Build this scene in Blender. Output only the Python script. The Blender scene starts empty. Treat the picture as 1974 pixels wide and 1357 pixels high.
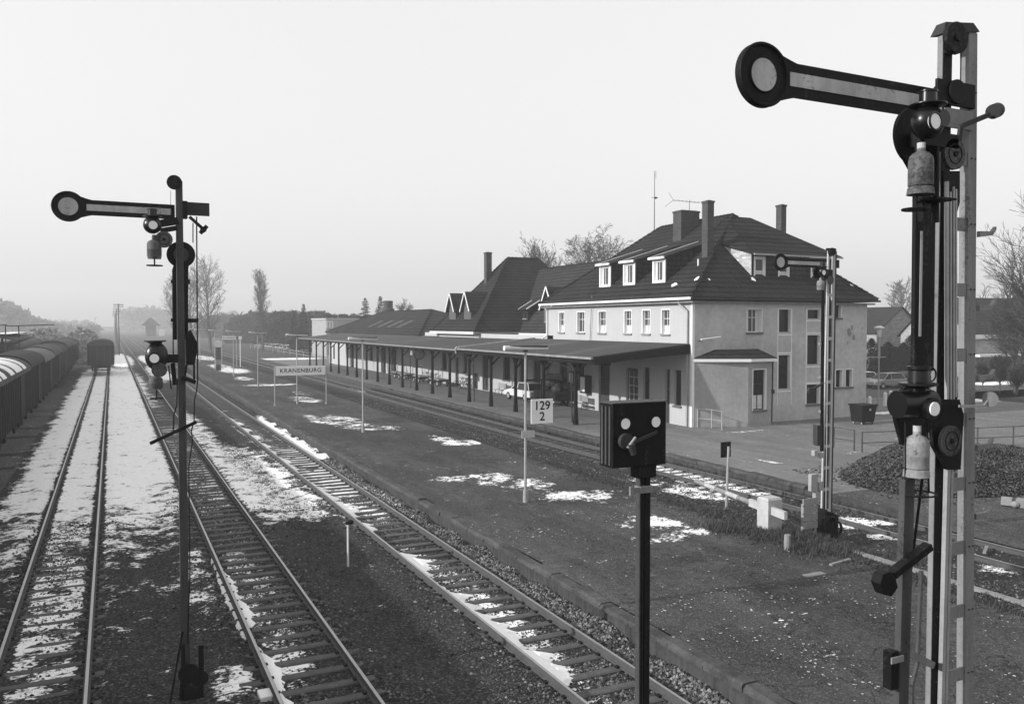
import bpy, math, random
from mathutils import Vector, Matrix, noise as mnoise
R = math.radians
random.seed(7)
scn = bpy.context.scene
col = scn.collection

# ------------------------------------------------------------------ camera
# world frame: +Y runs along the railway, +X to its right, z = 0 at the rail tops
F_, CX_, CY_, HZ_, VX_, CH = 1600.0, 987.0, 678.5, 625.0, 215.0, 6.2
YAW = math.atan((CX_ - VX_) / math.hypot(F_, CY_ - HZ_))
PIT = math.atan((CY_ - HZ_) / F_)
cam_d = bpy.data.cameras.new('camera')
cam = bpy.data.objects.new('camera', cam_d)
col.objects.link(cam)
cam.location = (0, 0, CH)
cam.rotation_euler = (math.pi / 2 - PIT, 0, -YAW)
cam_d.sensor_width = 36.0
cam_d.sensor_fit = 'HORIZONTAL'
cam_d.lens = F_ / 1974.0 * 36.0
cam_d.clip_start = 0.05
cam_d.clip_end = 8000
scn.camera = cam

# ------------------------------------------------------------------ sky and sun
SUN_EL, SUN_AZ = 21.5, -85.0          # azimuth measured from +Y towards +X
w = bpy.data.worlds.new('World')
scn.world = w
w.use_nodes = True
nt = w.node_tree
nt.nodes.clear()
sky = nt.nodes.new('ShaderNodeTexSky')
sky.sky_type = 'NISHITA'
sky.sun_disc = False
sky.sun_elevation = R(SUN_EL)
sky.sun_rotation = R(SUN_AZ)
sky.air_density = 2.0
sky.dust_density = 6.0
bw = nt.nodes.new('ShaderNodeRGBToBW')
pw = nt.nodes.new('ShaderNodeMath'); pw.operation = 'POWER'; pw.inputs[1].default_value = 0.20
ml = nt.nodes.new('ShaderNodeMath'); ml.operation = 'MULTIPLY'; ml.inputs[1].default_value = 6.25
bg = nt.nodes.new('ShaderNodeBackground'); bg.inputs['Strength'].default_value = 0.12
wo = nt.nodes.new('ShaderNodeOutputWorld')
nt.links.new(sky.outputs[0], bw.inputs[0])
nt.links.new(bw.outputs[0], pw.inputs[0])
nt.links.new(pw.outputs[0], ml.inputs[0])
nt.links.new(ml.outputs[0], bg.inputs['Color'])
nt.links.new(bg.outputs[0], wo.inputs['Surface'])

sd = bpy.data.lights.new('sun', 'SUN')
sd.energy = 4.8
sd.angle = R(0.6)
so = bpy.data.objects.new('sun', sd)
col.objects.link(so)
sv = Vector((math.sin(R(SUN_AZ)) * math.cos(R(SUN_EL)), math.cos(R(SUN_AZ)) * math.cos(R(SUN_EL)), math.sin(R(SUN_EL))))
so.rotation_euler = sv.to_track_quat('Z', 'Y').to_euler()
so.location = (-40, 20, 60)

scn.view_settings.view_transform = 'Standard'
scn.view_settings.look = 'None'
scn.view_settings.exposure = 0.0
scn.view_settings.gamma = 1.0
scn.cycles.volume_bounces = 1
scn.cycles.max_bounces = 6

# ------------------------------------------------------------------ surveying helpers: photo point + known plane -> place
_fw = Vector((math.sin(YAW) * math.cos(PIT), math.cos(YAW) * math.cos(PIT), -math.sin(PIT)))
_rt = Vector((math.cos(YAW), -math.sin(YAW), 0))
_up = _rt.cross(_fw)
def ray(x, y): return (_fw * F_ + _rt * (x - CX_) - _up * (y - CY_)).normalized()
def gz(x, y, z=0.0):
    d = ray(x, y); t = (z - CH) / d.z
    return d.x * t, d.y * t
def ax(x, y, X):
    d = ray(x, y); t = X / d.x
    return d.y * t, CH + d.z * t
def ay(x, y, Y):
    d = ray(x, y); t = Y / d.y
    return d.x * t, CH + d.z * t

# ------------------------------------------------------------------ object helpers
def put(o, name, parent=None, label=None, cat=None, group=None, kind=None):
    col.objects.link(o)
    if parent is not None: o.parent = parent
    if label: o['label'] = label
    if cat: o['category'] = cat
    if group: o['group'] = group
    if kind: o['kind'] = kind
    return o
def empty(name, loc, label=None, cat=None, group=None, rz=0.0):
    o = bpy.data.objects.new(name, None)
    o.empty_display_size = 0.3
    o.location = loc
    o.rotation_euler = (0, 0, rz)
    return put(o, name, None, label, cat, group)
def wloc(o):
    v = Vector((0, 0, 0))
    while o is not None:
        v += o.location; o = o.parent
    return v
def kids(o): return [c for c in o.children]
def copy_tree(o, parent=None):
    c = o.copy(); col.objects.link(c)
    if parent is not None: c.parent = parent
    for ch in list(o.children): copy_tree(ch, c)
    return c

class MB:
    """collects faces of one part"""
    def __init__(s): s.v = []; s.f = []
    def face(s, pts):
        n = len(s.v); s.v += [tuple(p) for p in pts]; s.f.append(tuple(range(n, n + len(pts))))
    def box(s, x0, x1, y0, y1, z0, z1):
        n = len(s.v)
        s.v += [(x0,y0,z0),(x1,y0,z0),(x1,y1,z0),(x0,y1,z0),(x0,y0,z1),(x1,y0,z1),(x1,y1,z1),(x0,y1,z1)]
        s.f += [tuple(n+i for i in q) for q in ((0,3,2,1),(4,5,6,7),(0,1,5,4),(1,2,6,5),(2,3,7,6),(3,0,4,7))]
        return s
    def loft(s, rings, cap=True):
        n0 = len(s.v); k = len(rings[0])
        for r in rings: s.v += [tuple(p) for p in r]
        for i in range(len(rings) - 1):
            for j in range(k):
                a = n0 + i * k + j; b = n0 + i * k + (j + 1) % k
                s.f.append((a, b, b + k, a + k))
        if cap:
            s.f.append(tuple(n0 + j for j in reversed(range(k))))
            e = n0 + (len(rings) - 1) * k
            s.f.append(tuple(e + j for j in range(k)))
        return s
    def tube(s, p, q, r0, r1=None, n=8, cap=True):
        r1 = r0 if r1 is None else r1
        p = Vector(p); q = Vector(q); d = (q - p)
        if d.length < 1e-6: return s
        d.normalize()
        a = d.cross(Vector((0, 0, 1)) if abs(d.z) < .9 else Vector((1, 0, 0))).normalized(); b = d.cross(a)
        ring = lambda c, r: [c + (a * math.cos(t) + b * math.sin(t)) * r for t in [2 * math.pi * i / n for i in range(n)]]
        return s.loft([ring(p, r0), ring(q, r1)], cap)
    def path(s, pts, r, n=6):
        for a, b in zip(pts[:-1], pts[1:]): s.tube(a, b, r, r, n)
        return s
    def bar(s, p, q, wx, wy, wx1=None, wy1=None):
        """tapered bar between p and q, cross-section axis aligned in x and y (or z for flat runs)"""
        wx1 = wx if wx1 is None else wx1; wy1 = wy if wy1 is None else wy1
        p = Vector(p); q = Vector(q); d = (q - p).normalized()
        u = Vector((1, 0, 0)) if abs(d.x) < .8 else Vector((0, 1, 0))
        a = (u - d * u.dot(d)).normalized(); b = d.cross(a)
        rg = lambda c, x, y: [c + a*x/2 + b*y/2, c - a*x/2 + b*y/2, c - a*x/2 - b*y/2, c + a*x/2 - b*y/2]
        return s.loft([rg(p, wx, wy), rg(q, wx1, wy1)])
    def xz(s, pts, y0, y1):
        """polygon in the XZ plane given thickness from y0 to y1"""
        return s.loft([[(x, y0, z) for x, z in pts], [(x, y1, z) for x, z in pts]])
    def yz(s, pts, x0, x1):
        return s.loft([[(x0, y, z) for y, z in pts], [(x1, y, z) for y, z in pts]])
    def xy(s, pts, z0, z1):
        return s.loft([[(x, y, z0) for x, y in pts], [(x, y, z1) for x, y in pts]])
    def disc(s, c, r, th, axis='y', n=32, rz=None):
        rz = r if rz is None else rz
        c = Vector(c)
        A = {'y': (Vector((1,0,0)), Vector((0,0,1)), Vector((0,1,0))), 'x': (Vector((0,1,0)), Vector((0,0,1)), Vector((1,0,0))),
             'z': (Vector((1,0,0)), Vector((0,1,0)), Vector((0,0,1)))}[axis]
        ring = lambda o: [c + A[0]*r*math.cos(2*math.pi*i/n) + A[1]*rz*math.sin(2*math.pi*i/n) + A[2]*o for i in range(n)]
        return s.loft([ring(0), ring(th)])
    def ring(s, c, r, t, axis='y', n=28, m=6):
        """torus"""
        c = Vector(c)
        A = {'y': (Vector((1,0,0)), Vector((0,0,1)), Vector((0,1,0))), 'x': (Vector((0,1,0)), Vector((0,0,1)), Vector((1,0,0))),
             'z': (Vector((1,0,0)), Vector((0,1,0)), Vector((0,0,1)))}[axis]
        n0 = len(s.v)
        for i in range(n):
            u = 2*math.pi*i/n; e = A[0]*math.cos(u) + A[1]*math.sin(u)
            for j in range(m):
                q = 2*math.pi*j/m
                s.v.append(tuple(c + e*(r + t*math.cos(q)) + A[2]*t*math.sin(q)))
        for i in range(n):
            for j in range(m):
                s.f.append((n0+i*m+j, n0+((i+1)%n)*m+j, n0+((i+1)%n)*m+(j+1)%m, n0+i*m+(j+1)%m))
        return s
    def lathe(s, c, prof, n=20):
        """prof: (radius, z) rows about the vertical through c"""
        rg = [[(c[0] + r*math.cos(2*math.pi*i/n), c[1] + r*math.sin(2*math.pi*i/n), c[2] + z) for i in range(n)] for r, z in prof]
        return s.loft(rg)
    def ball(s, c, r, sx=1, sy=1, sz=1, n=14, m=8):
        prof = [(max(.002, math.sin(math.pi*k/m))*r, -math.cos(math.pi*k/m)*r) for k in range(m+1)]
        rg = [[(c[0] + sx*a*math.cos(2*math.pi*i/n), c[1] + sy*a*math.sin(2*math.pi*i/n), c[2] + sz*z) for i in range(n)] for a, z in prof]
        return s.loft(rg)
    def build(s, name, mat, parent=None, smooth=False, bevel=0.0, label=None, cat=None, group=None, kind=None, world=True):
        off = wloc(parent) if (parent is not None and world) else Vector((0, 0, 0))
        me = bpy.data.meshes.new(name)
        me.from_pydata([(a - off.x, b - off.y, c - off.z) for a, b, c in s.v], [], s.f)
        me.materials.append(mat)
        me.validate(); me.update()
        o = bpy.data.objects.new(name, me)
        if smooth:
            for p in me.polygons: p.use_smooth = True
            me.set_sharp_from_angle(angle=R(40))
        put(o, name, parent, label, cat, group, kind)
        if bevel:
            b = o.modifiers.new('bevel', 'BEVEL'); b.width = bevel; b.segments = 2; b.limit_method = 'ANGLE'; b.angle_limit = R(40)
        return o

# ------------------------------------------------------------------ materials (a black and white world: every colour is a grey)
def g4(v): return (v, v, v, 1)
def nodes(name):
    m = bpy.data.materials.new(name); m.use_nodes = True
    t = m.node_tree; b = t.nodes['Principled BSDF']
    return m, t, b
def N(t, kind, **kw):
    n = t.nodes.new(kind)
    for k, v in kw.items(): setattr(n, k, v)
    return n
def math_n(t, op, a, b=None, clamp=False):
    n = t.nodes.new('ShaderNodeMath'); n.operation = op; n.use_clamp = clamp
    for i, x in enumerate((a, b)):
        if x is None: continue
        if isinstance(x, (int, float)): n.inputs[i].default_value = x
        else: t.links.new(x, n.inputs[i])
    return n.outputs[0]
def ramp(t, fac, stops):
    r = t.nodes.new('ShaderNodeValToRGB')
    e = r.color_ramp.elements
    while len(e) < len(stops): e.new(0.5)
    for el, (p, v) in zip(e, stops): el.position = p; el.color = g4(v)
    t.links.new(fac, r.inputs[0])
    return r.outputs[0]
def noise_n(t, vec, scale, detail=4, rough=.55, dist=0.0):
    n = t.nodes.new('ShaderNodeTexNoise')
    n.inputs['Scale'].default_value = scale; n.inputs['Detail'].default_value = detail
    n.inputs['Roughness'].default_value = rough; n.inputs['Distortion'].default_value = dist
    if vec is not None: t.links.new(vec, n.inputs['Vector'])
    return n.outputs['Fac']
def objc(t): return t.nodes.new('ShaderNodeTexCoord').outputs['Object']
def mapv(t, vec, scale=(1,1,1), loc=(0,0,0)):
    m = t.nodes.new('ShaderNodeMapping'); t.links.new(vec, m.inputs[0])
    m.inputs['Scale'].default_value = scale; m.inputs['Location'].default_value = loc
    return m.outputs[0]
def bump_n(t, b, h, strength=.4, dist=.02):
    n = t.nodes.new('ShaderNodeBump'); n.inputs['Strength'].default_value = strength; n.inputs['Distance'].default_value = dist
    t.links.new(h, n.inputs['Height']); t.links.new(n.outputs[0], b.inputs['Normal'])
def M(name, g, rough=.75, var=.25, scale=2.5, bump=0.0, bscale=30, metal=0.0, streak=0.0, spec=.18, chip=0.0, chipg=.02):
    m, t, b = nodes(name)
    v = objc(t)
    n1 = noise_n(t, v, scale, 6, .6)
    n2 = noise_n(t, v, scale * 9, 4, .6)
    s = math_n(t, 'ADD', math_n(t, 'MULTIPLY', n1, .65), math_n(t, 'MULTIPLY', n2, .35))
    if streak:
        st = noise_n(t, mapv(t, v, (6, 6, .35)), 1.2, 5, .6)
        s = math_n(t, 'ADD', math_n(t, 'MULTIPLY', s, 1 - streak), math_n(t, 'MULTIPLY', st, streak))
    c = ramp(t, s, [(.30, g * (1 - var)), (.5, g), (.72, min(1, g * (1 + var)))])
    if chip:
        cn = math_n(t, 'ADD', math_n(t, 'MULTIPLY', noise_n(t, v, 38, 5, .65), .55), math_n(t, 'MULTIPLY', noise_n(t, mapv(t, v, (4, 4, .8)), 2.2, 4, .6), .45))
        mk = ramp(t, cn, [(.50 + .08 * (1 - chip), 0), (.56 + .08 * (1 - chip), .85)])
        mc = N(t, 'ShaderNodeMix'); mc.data_type = 'RGBA'; t.links.new(mk, mc.inputs[0]); t.links.new(c, mc.inputs[6]); mc.inputs[7].default_value = g4(chipg); c = mc.outputs[2]
    t.links.new(c, b.inputs['Base Color'])
    b.inputs['Roughness'].default_value = rough; b.inputs['Metallic'].default_value = metal
    b.inputs['Specular IOR Level'].default_value = spec
    if bump: bump_n(t, b, noise_n(t, v, bscale, 3, .6), bump, .01)
    return m
def brick_m(name, g, mort, sx=.25, sy=.075):
    m, t, b = nodes(name)
    geo = N(t, 'ShaderNodeNewGeometry').outputs['Position']
    sep = N(t, 'ShaderNodeSeparateXYZ'); t.links.new(geo, sep.inputs[0])
    cmb = N(t, 'ShaderNodeCombineXYZ')
    t.links.new(math_n(t, 'ADD', sep.outputs[0], sep.outputs[1]), cmb.inputs[0]); t.links.new(sep.outputs[2], cmb.inputs[1])
    br = N(t, 'ShaderNodeTexBrick'); t.links.new(cmb.outputs[0], br.inputs['Vector'])
    br.inputs['Color1'].default_value = g4(g * .7); br.inputs['Color2'].default_value = g4(g * 1.35); br.inputs['Mortar'].default_value = g4(mort)
    br.inputs['Scale'].default_value = 1; br.inputs['Brick Width'].default_value = sx; br.inputs['Row Height'].default_value = sy
    br.inputs['Mortar Size'].default_value = .008
    mx = N(t, 'ShaderNodeMix'); mx.data_type = 'RGBA'; mx.blend_type = 'MULTIPLY'; mx.inputs[0].default_value = .6
    t.links.new(br.outputs[0], mx.inputs[6]); t.links.new(ramp(t, noise_n(t, geo, 1.3, 5), [(.3, .55), (.7, 1)]), mx.inputs[7])
    t.links.new(mx.outputs[2], b.inputs['Base Color']); b.inputs['Roughness'].default_value = .9
    return m
def tile_m(name, g, axis=1):
    """clay tile roof: courses at even heights, rolls across, weathering"""
    m, t, b = nodes(name)
    geo = N(t, 'ShaderNodeNewGeometry').outputs['Position']
    sep = N(t, 'ShaderNodeSeparateXYZ'); t.links.new(geo, sep.inputs[0])
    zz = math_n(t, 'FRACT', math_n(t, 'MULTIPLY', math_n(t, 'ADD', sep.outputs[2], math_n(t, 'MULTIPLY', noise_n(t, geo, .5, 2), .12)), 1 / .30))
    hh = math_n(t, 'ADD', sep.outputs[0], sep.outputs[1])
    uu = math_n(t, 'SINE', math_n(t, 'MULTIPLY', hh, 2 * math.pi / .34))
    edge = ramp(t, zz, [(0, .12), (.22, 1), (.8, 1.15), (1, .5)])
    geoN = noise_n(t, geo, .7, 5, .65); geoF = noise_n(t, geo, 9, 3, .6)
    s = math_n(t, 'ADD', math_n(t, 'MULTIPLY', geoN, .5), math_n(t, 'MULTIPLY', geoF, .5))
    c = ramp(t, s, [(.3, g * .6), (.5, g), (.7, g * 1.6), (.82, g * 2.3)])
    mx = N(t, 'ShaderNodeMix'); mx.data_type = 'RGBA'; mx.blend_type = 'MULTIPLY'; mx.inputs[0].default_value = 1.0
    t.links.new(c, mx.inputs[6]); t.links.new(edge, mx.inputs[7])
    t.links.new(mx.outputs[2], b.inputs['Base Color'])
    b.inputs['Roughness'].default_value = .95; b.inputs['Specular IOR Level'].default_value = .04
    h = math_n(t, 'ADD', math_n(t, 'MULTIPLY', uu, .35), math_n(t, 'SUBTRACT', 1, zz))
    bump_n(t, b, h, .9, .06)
    return m
def ground_m(name, g, g2, stones=0.0, sscale=18, bump=.3, rough=.95, snow=.92, rails=None, worn=0.0):
    """base grey wandering between g and g2, stones, and lying snow where the mesh's snow attribute says"""
    m, t, b = nodes(name)
    geo = N(t, 'ShaderNodeNewGeometry').outputs['Position']
    big = noise_n(t, geo, .22, 7, .62)
    mid = noise_n(t, geo, 2.2, 6, .65)
    fine = noise_n(t, geo, 22, 4, .7)
    s = math_n(t, 'ADD', math_n(t, 'MULTIPLY', big, .45), math_n(t, 'ADD', math_n(t, 'MULTIPLY', mid, .3), math_n(t, 'MULTIPLY', fine, .25)))
    base = ramp(t, s, [(.34, g), (.62, g2)])
    hgt = fine
    if worn:
        wn = noise_n(t, mapv(t, geo, (1.0, .22, 1)), .9, 6, .7)
        pw_ = noise_n(t, geo, 5.5, 6, .75)
        wk = ramp(t, math_n(t, 'ADD', math_n(t, 'MULTIPLY', wn, .55), math_n(t, 'MULTIPLY', pw_, .45)), [(.36, .55), (.5, 1.0), (.60, 1.55), (.70, 2.4)])
        mw = N(t, 'ShaderNodeMix'); mw.data_type = 'RGBA'; mw.blend_type = 'MULTIPLY'; mw.inputs[0].default_value = worn
        t.links.new(base, mw.inputs[6]); t.links.new(wk, mw.inputs[7]); base = mw.outputs[2]
        if worn > .85:
            cv = N(t, 'ShaderNodeTexVoronoi'); cv.feature = 'DISTANCE_TO_EDGE'; cv.inputs['Scale'].default_value = .33
            ds = N(t, 'ShaderNodeMix'); ds.data_type = 'VECTOR'; ds.inputs[0].default_value = .25
            nn_ = N(t, 'ShaderNodeTexNoise'); nn_.inputs['Scale'].default_value = 1.6; nn_.inputs['Detail'].default_value = 5; t.links.new(geo, nn_.inputs['Vector'])
            vs_ = N(t, 'ShaderNodeVectorMath'); vs_.operation = 'SCALE'; vs_.inputs['Scale'].default_value = 2.2; t.links.new(nn_.outputs['Color'], vs_.inputs[0])
            va_ = N(t, 'ShaderNodeVectorMath'); va_.operation = 'ADD'; t.links.new(geo, va_.inputs[0]); t.links.new(vs_.outputs[0], va_.inputs[1]); t.links.new(va_.outputs[0], cv.inputs['Vector'])
            ck_ = ramp(t, cv.outputs['Distance'], [(0, .35), (.006, .5), (.012, 1)])
            pt_ = N(t, 'ShaderNodeTexVoronoi'); pt_.inputs['Scale'].default_value = .22; t.links.new(va_.outputs[0], pt_.inputs['Vector'])
            sc2 = N(t, 'ShaderNodeSeparateColor'); t.links.new(pt_.outputs['Color'], sc2.inputs[0])
            cp_ = math_n(t, 'MULTIPLY', ck_, ramp(t, sc2.outputs[0], [(0, .75), (.5, 1), (1, 1.3)]))
            mw2 = N(t, 'ShaderNodeMix'); mw2.data_type = 'RGBA'; mw2.blend_type = 'MULTIPLY'; mw2.inputs[0].default_value = 1
            t.links.new(base, mw2.inputs[6]); t.links.new(cp_, mw2.inputs[7]); base = mw2.outputs[2]
            t.nodes.remove(ds)
    if stones:
        vo = N(t, 'ShaderNodeTexVoronoi'); vo.inputs['Scale'].default_value = sscale; t.links.new(geo, vo.inputs['Vector'])
        sc = N(t, 'ShaderNodeSeparateColor'); t.links.new(vo.outputs['Color'], sc.inputs[0])
        stc = ramp(t, sc.outputs[0], [(.0, g * .45), (.55, g * 1.1), (.85, g2 * 1.5), (1, min(.6, g2 * 3.2))])
        mx = N(t, 'ShaderNodeMix'); mx.data_type = 'RGBA'; mx.inputs[0].default_value = stones
        t.links.new(base, mx.inputs[6]); t.links.new(stc, mx.inputs[7])
        base = mx.outputs[2]
        hgt = math_n(t, 'ADD', math_n(t, 'MULTIPLY', vo.outputs['Distance'], -1.0), math_n(t, 'MULTIPLY', fine, .4))
    at = N(t, 'ShaderNodeAttribute'); at.attribute_name = 'snow'
    sn = noise_n(t, geo, 1.3, 9, .72)
    sn2 = noise_n(t, mapv(t, geo, (1, 1.8, 1)), 7.5, 4, .6)
    nn = math_n(t, 'ADD', math_n(t, 'MULTIPLY', sn, 2.6), math_n(t, 'MULTIPLY', sn2, 1.2))
    x = math_n(t, 'ADD', at.outputs['Fac'], math_n(t, 'SUBTRACT', nn, 1.9))
    if rails:
        sp_ = N(t, 'ShaderNodeSeparateXYZ'); t.links.new(geo, sp_.inputs[0])
        for c_ in rails:
            d_ = math_n(t, 'ABSOLUTE', math_n(t, 'SUBTRACT', math_n(t, 'ABSOLUTE', math_n(t, 'SUBTRACT', sp_.outputs[0], c_)), .75))
            k_ = math_n(t, 'SUBTRACT', 1.0, math_n(t, 'MULTIPLY', math_n(t, 'ADD', d_, math_n(t, 'MULTIPLY', math_n(t, 'SUBTRACT', noise_n(t, geo, 6, 3), .5), .25)), 4.2), True)
            x = math_n(t, 'SUBTRACT', x, math_n(t, 'MULTIPLY', k_, 1.5))
    mr = N(t, 'ShaderNodeMapRange'); mr.inputs['From Min'].default_value = .43; mr.inputs['From Max'].default_value = .56
    t.links.new(x, mr.inputs['Value'])
    mx2 = N(t, 'ShaderNodeMix'); mx2.data_type = 'RGBA'
    t.links.new(mr.outputs[0], mx2.inputs[0]); t.links.new(base, mx2.inputs[6])
    t.links.new(ramp(t, sn2, [(.3, snow * .84), (.6, snow)]), mx2.inputs[7])
    t.links.new(mx2.outputs[2], b.inputs['Base Color'])
    b.inputs['Roughness'].default_value = rough; b.inputs['Specular IOR Level'].default_value = .05
    hh = math_n(t, 'ADD', math_n(t, 'MULTIPLY', hgt, 1.0), math_n(t, 'MULTIPLY', mr.outputs[0], 1.2))
    bump_n(t, b, hh, bump, .03)
    return m
def stone_m(name, lo, hi):
    m, t, b = nodes(name)
    r = N(t, 'ShaderNodeNewGeometry').outputs['Random Per Island']
    t.links.new(ramp(t, r, [(0, lo), (.6, (lo + hi) / 2.6), (.9, hi * .75), (1, hi)]), b.inputs['Base Color'])
    b.inputs['Roughness'].default_value = .95; b.inputs['Specular IOR Level'].default_value = .15
    return m
def glass_m(name, g):
    m, t, b = nodes(name)
    b.inputs['Base Color'].default_value = g4(g); b.inputs['Roughness'].default_value = .12; b.inputs['Specular IOR Level'].default_value = .3
    return m

m_track = ground_m('ballast_and_dirt', .018, .058, .5, 30, .7, rails=(-1.23, 3.17), worn=.6)
m_bank = ground_m('weedy_gravel', .018, .052, .35, 24, .6, worn=.6)
m_isl = ground_m('platform_asphalt', .038, .076, .30, 36, .4, worn=.9)
m_main = ground_m('station_paving', .12, .19, .12, 26, .25, worn=.45)
m_grd = ground_m('field_ground', .035, .08, 0, 10, .4)
m_road = ground_m('road_asphalt', .08, .12, .1, 30, .2)
m_blockpaint = M('dull_white_paint', .40, .8, .2, 4, .2, 30)
m_skyl = M('roof_patch', .07, .8, .3, 3)
m_palewall = M('pale_house_wall', .30, .9, .15, 1)
m_concrete = M('weathered_concrete', .05, .95, .8, 1.6, .35, 40, streak=.4)
m_coping = M('coping_stone', .22, .9, .35, 2.0, .3, 30)
m_kerb = M('old_kerb_stone', .065, .95, .7, 1.5, .4, 30)
m_rail = M('rail_head', .34, .38, .2, 3, metal=.6)
m_railside = M('rail_web_rust', .075, .9, .3, 5)
m_sleeper = M('sleeper_steel', .085, .85, .4, 3.5, .3, 25)
m_iron = M('fastening_iron', .01, .7, .3, 8)
m_stone = stone_m('ballast_stone', .010, .21)
m_coal = stone_m('coal_lump', .010, .11)
m_coalbed = M('coal_dust', .018, .9, .5, 6, .6, 30)
m_snow = M('snow', .86, .9, .05, 3, .3, 12, spec=.2)
m_bankst = stone_m('shoulder_ballast', .010, .27)
m_white = M('white_plaster', .41, .9, .13, .7, .2, 60, streak=.4)  # plain pale plaster, the walls' own tone
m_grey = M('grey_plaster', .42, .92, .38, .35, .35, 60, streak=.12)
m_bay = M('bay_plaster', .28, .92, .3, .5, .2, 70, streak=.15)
m_trim = M('white_trim', .72, .6, .08, 3)
m_sill = M('stone_sill', .11, .9, .3, 5)
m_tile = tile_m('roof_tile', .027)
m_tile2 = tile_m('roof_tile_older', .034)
m_felt = None
m_brick = brick_m('dark_brick', .05, .07)
m_brick2 = brick_m('house_brick', .30, .34)
m_shingle = brick_m('pale_slate_cheek', .50, .38, .18, .12)
m_wood = M('dark_timber', .009, .95, .35, 4, .2, 30, streak=.4)
m_glass = glass_m('window_glass', .012)
m_glass2 = glass_m('grey_window_glass', .06)
m_curtain = M('curtain', .55, .9, .2, 5)
m_black = M('black_paint', .006, .6, .6, 5, .3, 45, spec=.14, chip=.3, chipg=.03)
m_blackgloss = M('glossy_black_enamel', .005, .3, .3, 5, spec=.35)
m_dgrey = M('dark_grey_paint', .035, .7, .3, 4, .1, 30)
m_mast = M('mast_grey_paint', .20, .65, .45, 2.5, .3, 45, streak=.5, chip=.15, chipg=.09)
m_palemast = M('pale_mast_paint', .42, .65, .35, 3, .2, 45, streak=.4, chip=.2, chipg=.08)
m_mast2 = M('mast_dull_paint', .06, .65, .5, 3, .3, 45, streak=.5, chip=.5, chipg=.02)
m_signalw = M('signal_white_enamel', .40, .5, .45, 2.2, .1, 30, streak=.5, chip=.25, chipg=.12)
m_lens = M('milky_glass', .85, .3, .04, 8)
m_bottle = M('gas_bottle_paint', .22, .6, .5, 5, .3, 50, chip=.7, chipg=.06)
m_bottle3 = M('worn_gas_bottle_paint', .10, .6, .6, 5, .3, 50, chip=.8, chipg=.03)
m_bottle2 = M('dark_gas_bottle_paint', .085, .6, .5, 6, .3, 50, chip=.7, chipg=.02)
m_label = M('white_label', .42, .6, .1, 8)
m_galv = M('galvanised_steel', .34, .5, .25, 5, metal=.3)
m_lamp = M('lamp_diffuser', .62, .35, .12, 4)
m_sign = M('sign_enamel', .78, .5, .12, 3)
m_ink = M('black_lettering', .012, .6, .1, 5)
m_bark = M('bark', .10, .95, .3, 4)
m_barkd = M('dark_bark', .06, .95, .3, 4)
m_needle = M('conifer_needles', .014, .9, .5, 1.5)
m_hedge = M('hedge_leaves', .014, .9, .5, 1.5)
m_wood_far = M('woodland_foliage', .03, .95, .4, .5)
m_weed = M('dry_weeds', .06, .95, .5, 6)
m_wood_bare = M('hazed_bare_twigs', .22, .95, .3, .3)  # bare twig grey, lightened further so the colour carries distant haze
m_slate = M('grey_slate_cladding', .09, .9, .3, 3)
m_wroof2 = M('pale_wagon_roof', .12, .8, .25, 1.2)
m_wroof3 = M('dark_wagon_roof', .028, .85, .3, 1.5)
m_wagon = M('wagon_boards', .012, .85, .4, 2, .2, 20, streak=.6)
m_wroof = M('wagon_roof_canvas', .055, .8, .25, 1.5)
m_carw = M('white_car_paint', .62, .3, .05, 2, spec=.5)
m_carg = M('grey_car_paint', .22, .3, .05, 2, spec=.5)
m_card = M('dark_car_paint', .04, .3, .05, 2, spec=.5)
m_tyre = M('tyre_rubber', .015, .9, .2, 8)
m_door = M('grey_door_paint', .04, .7, .2, 3)

def felt_m():
    m, t, b = nodes('canopy_roofing_felt')
    geo = N(t, 'ShaderNodeNewGeometry').outputs['Position']
    n1 = noise_n(t, mapv(t, geo, (.10, .75, .1)), 1.0, 6, .6)
    n2 = noise_n(t, geo, 3, 5, .6)
    s = math_n(t, 'ADD', math_n(t, 'MULTIPLY', n1, .75), math_n(t, 'MULTIPLY', n2, .25))
    t.links.new(ramp(t, s, [(.35, .016), (.52, .028), (.60, .06), (.68, .12)]), b.inputs['Base Color'])
    b.inputs['Roughness'].default_value = .9
    bump_n(t, b, n2, .3, .02)
    return m
m_felt = felt_m()

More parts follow.
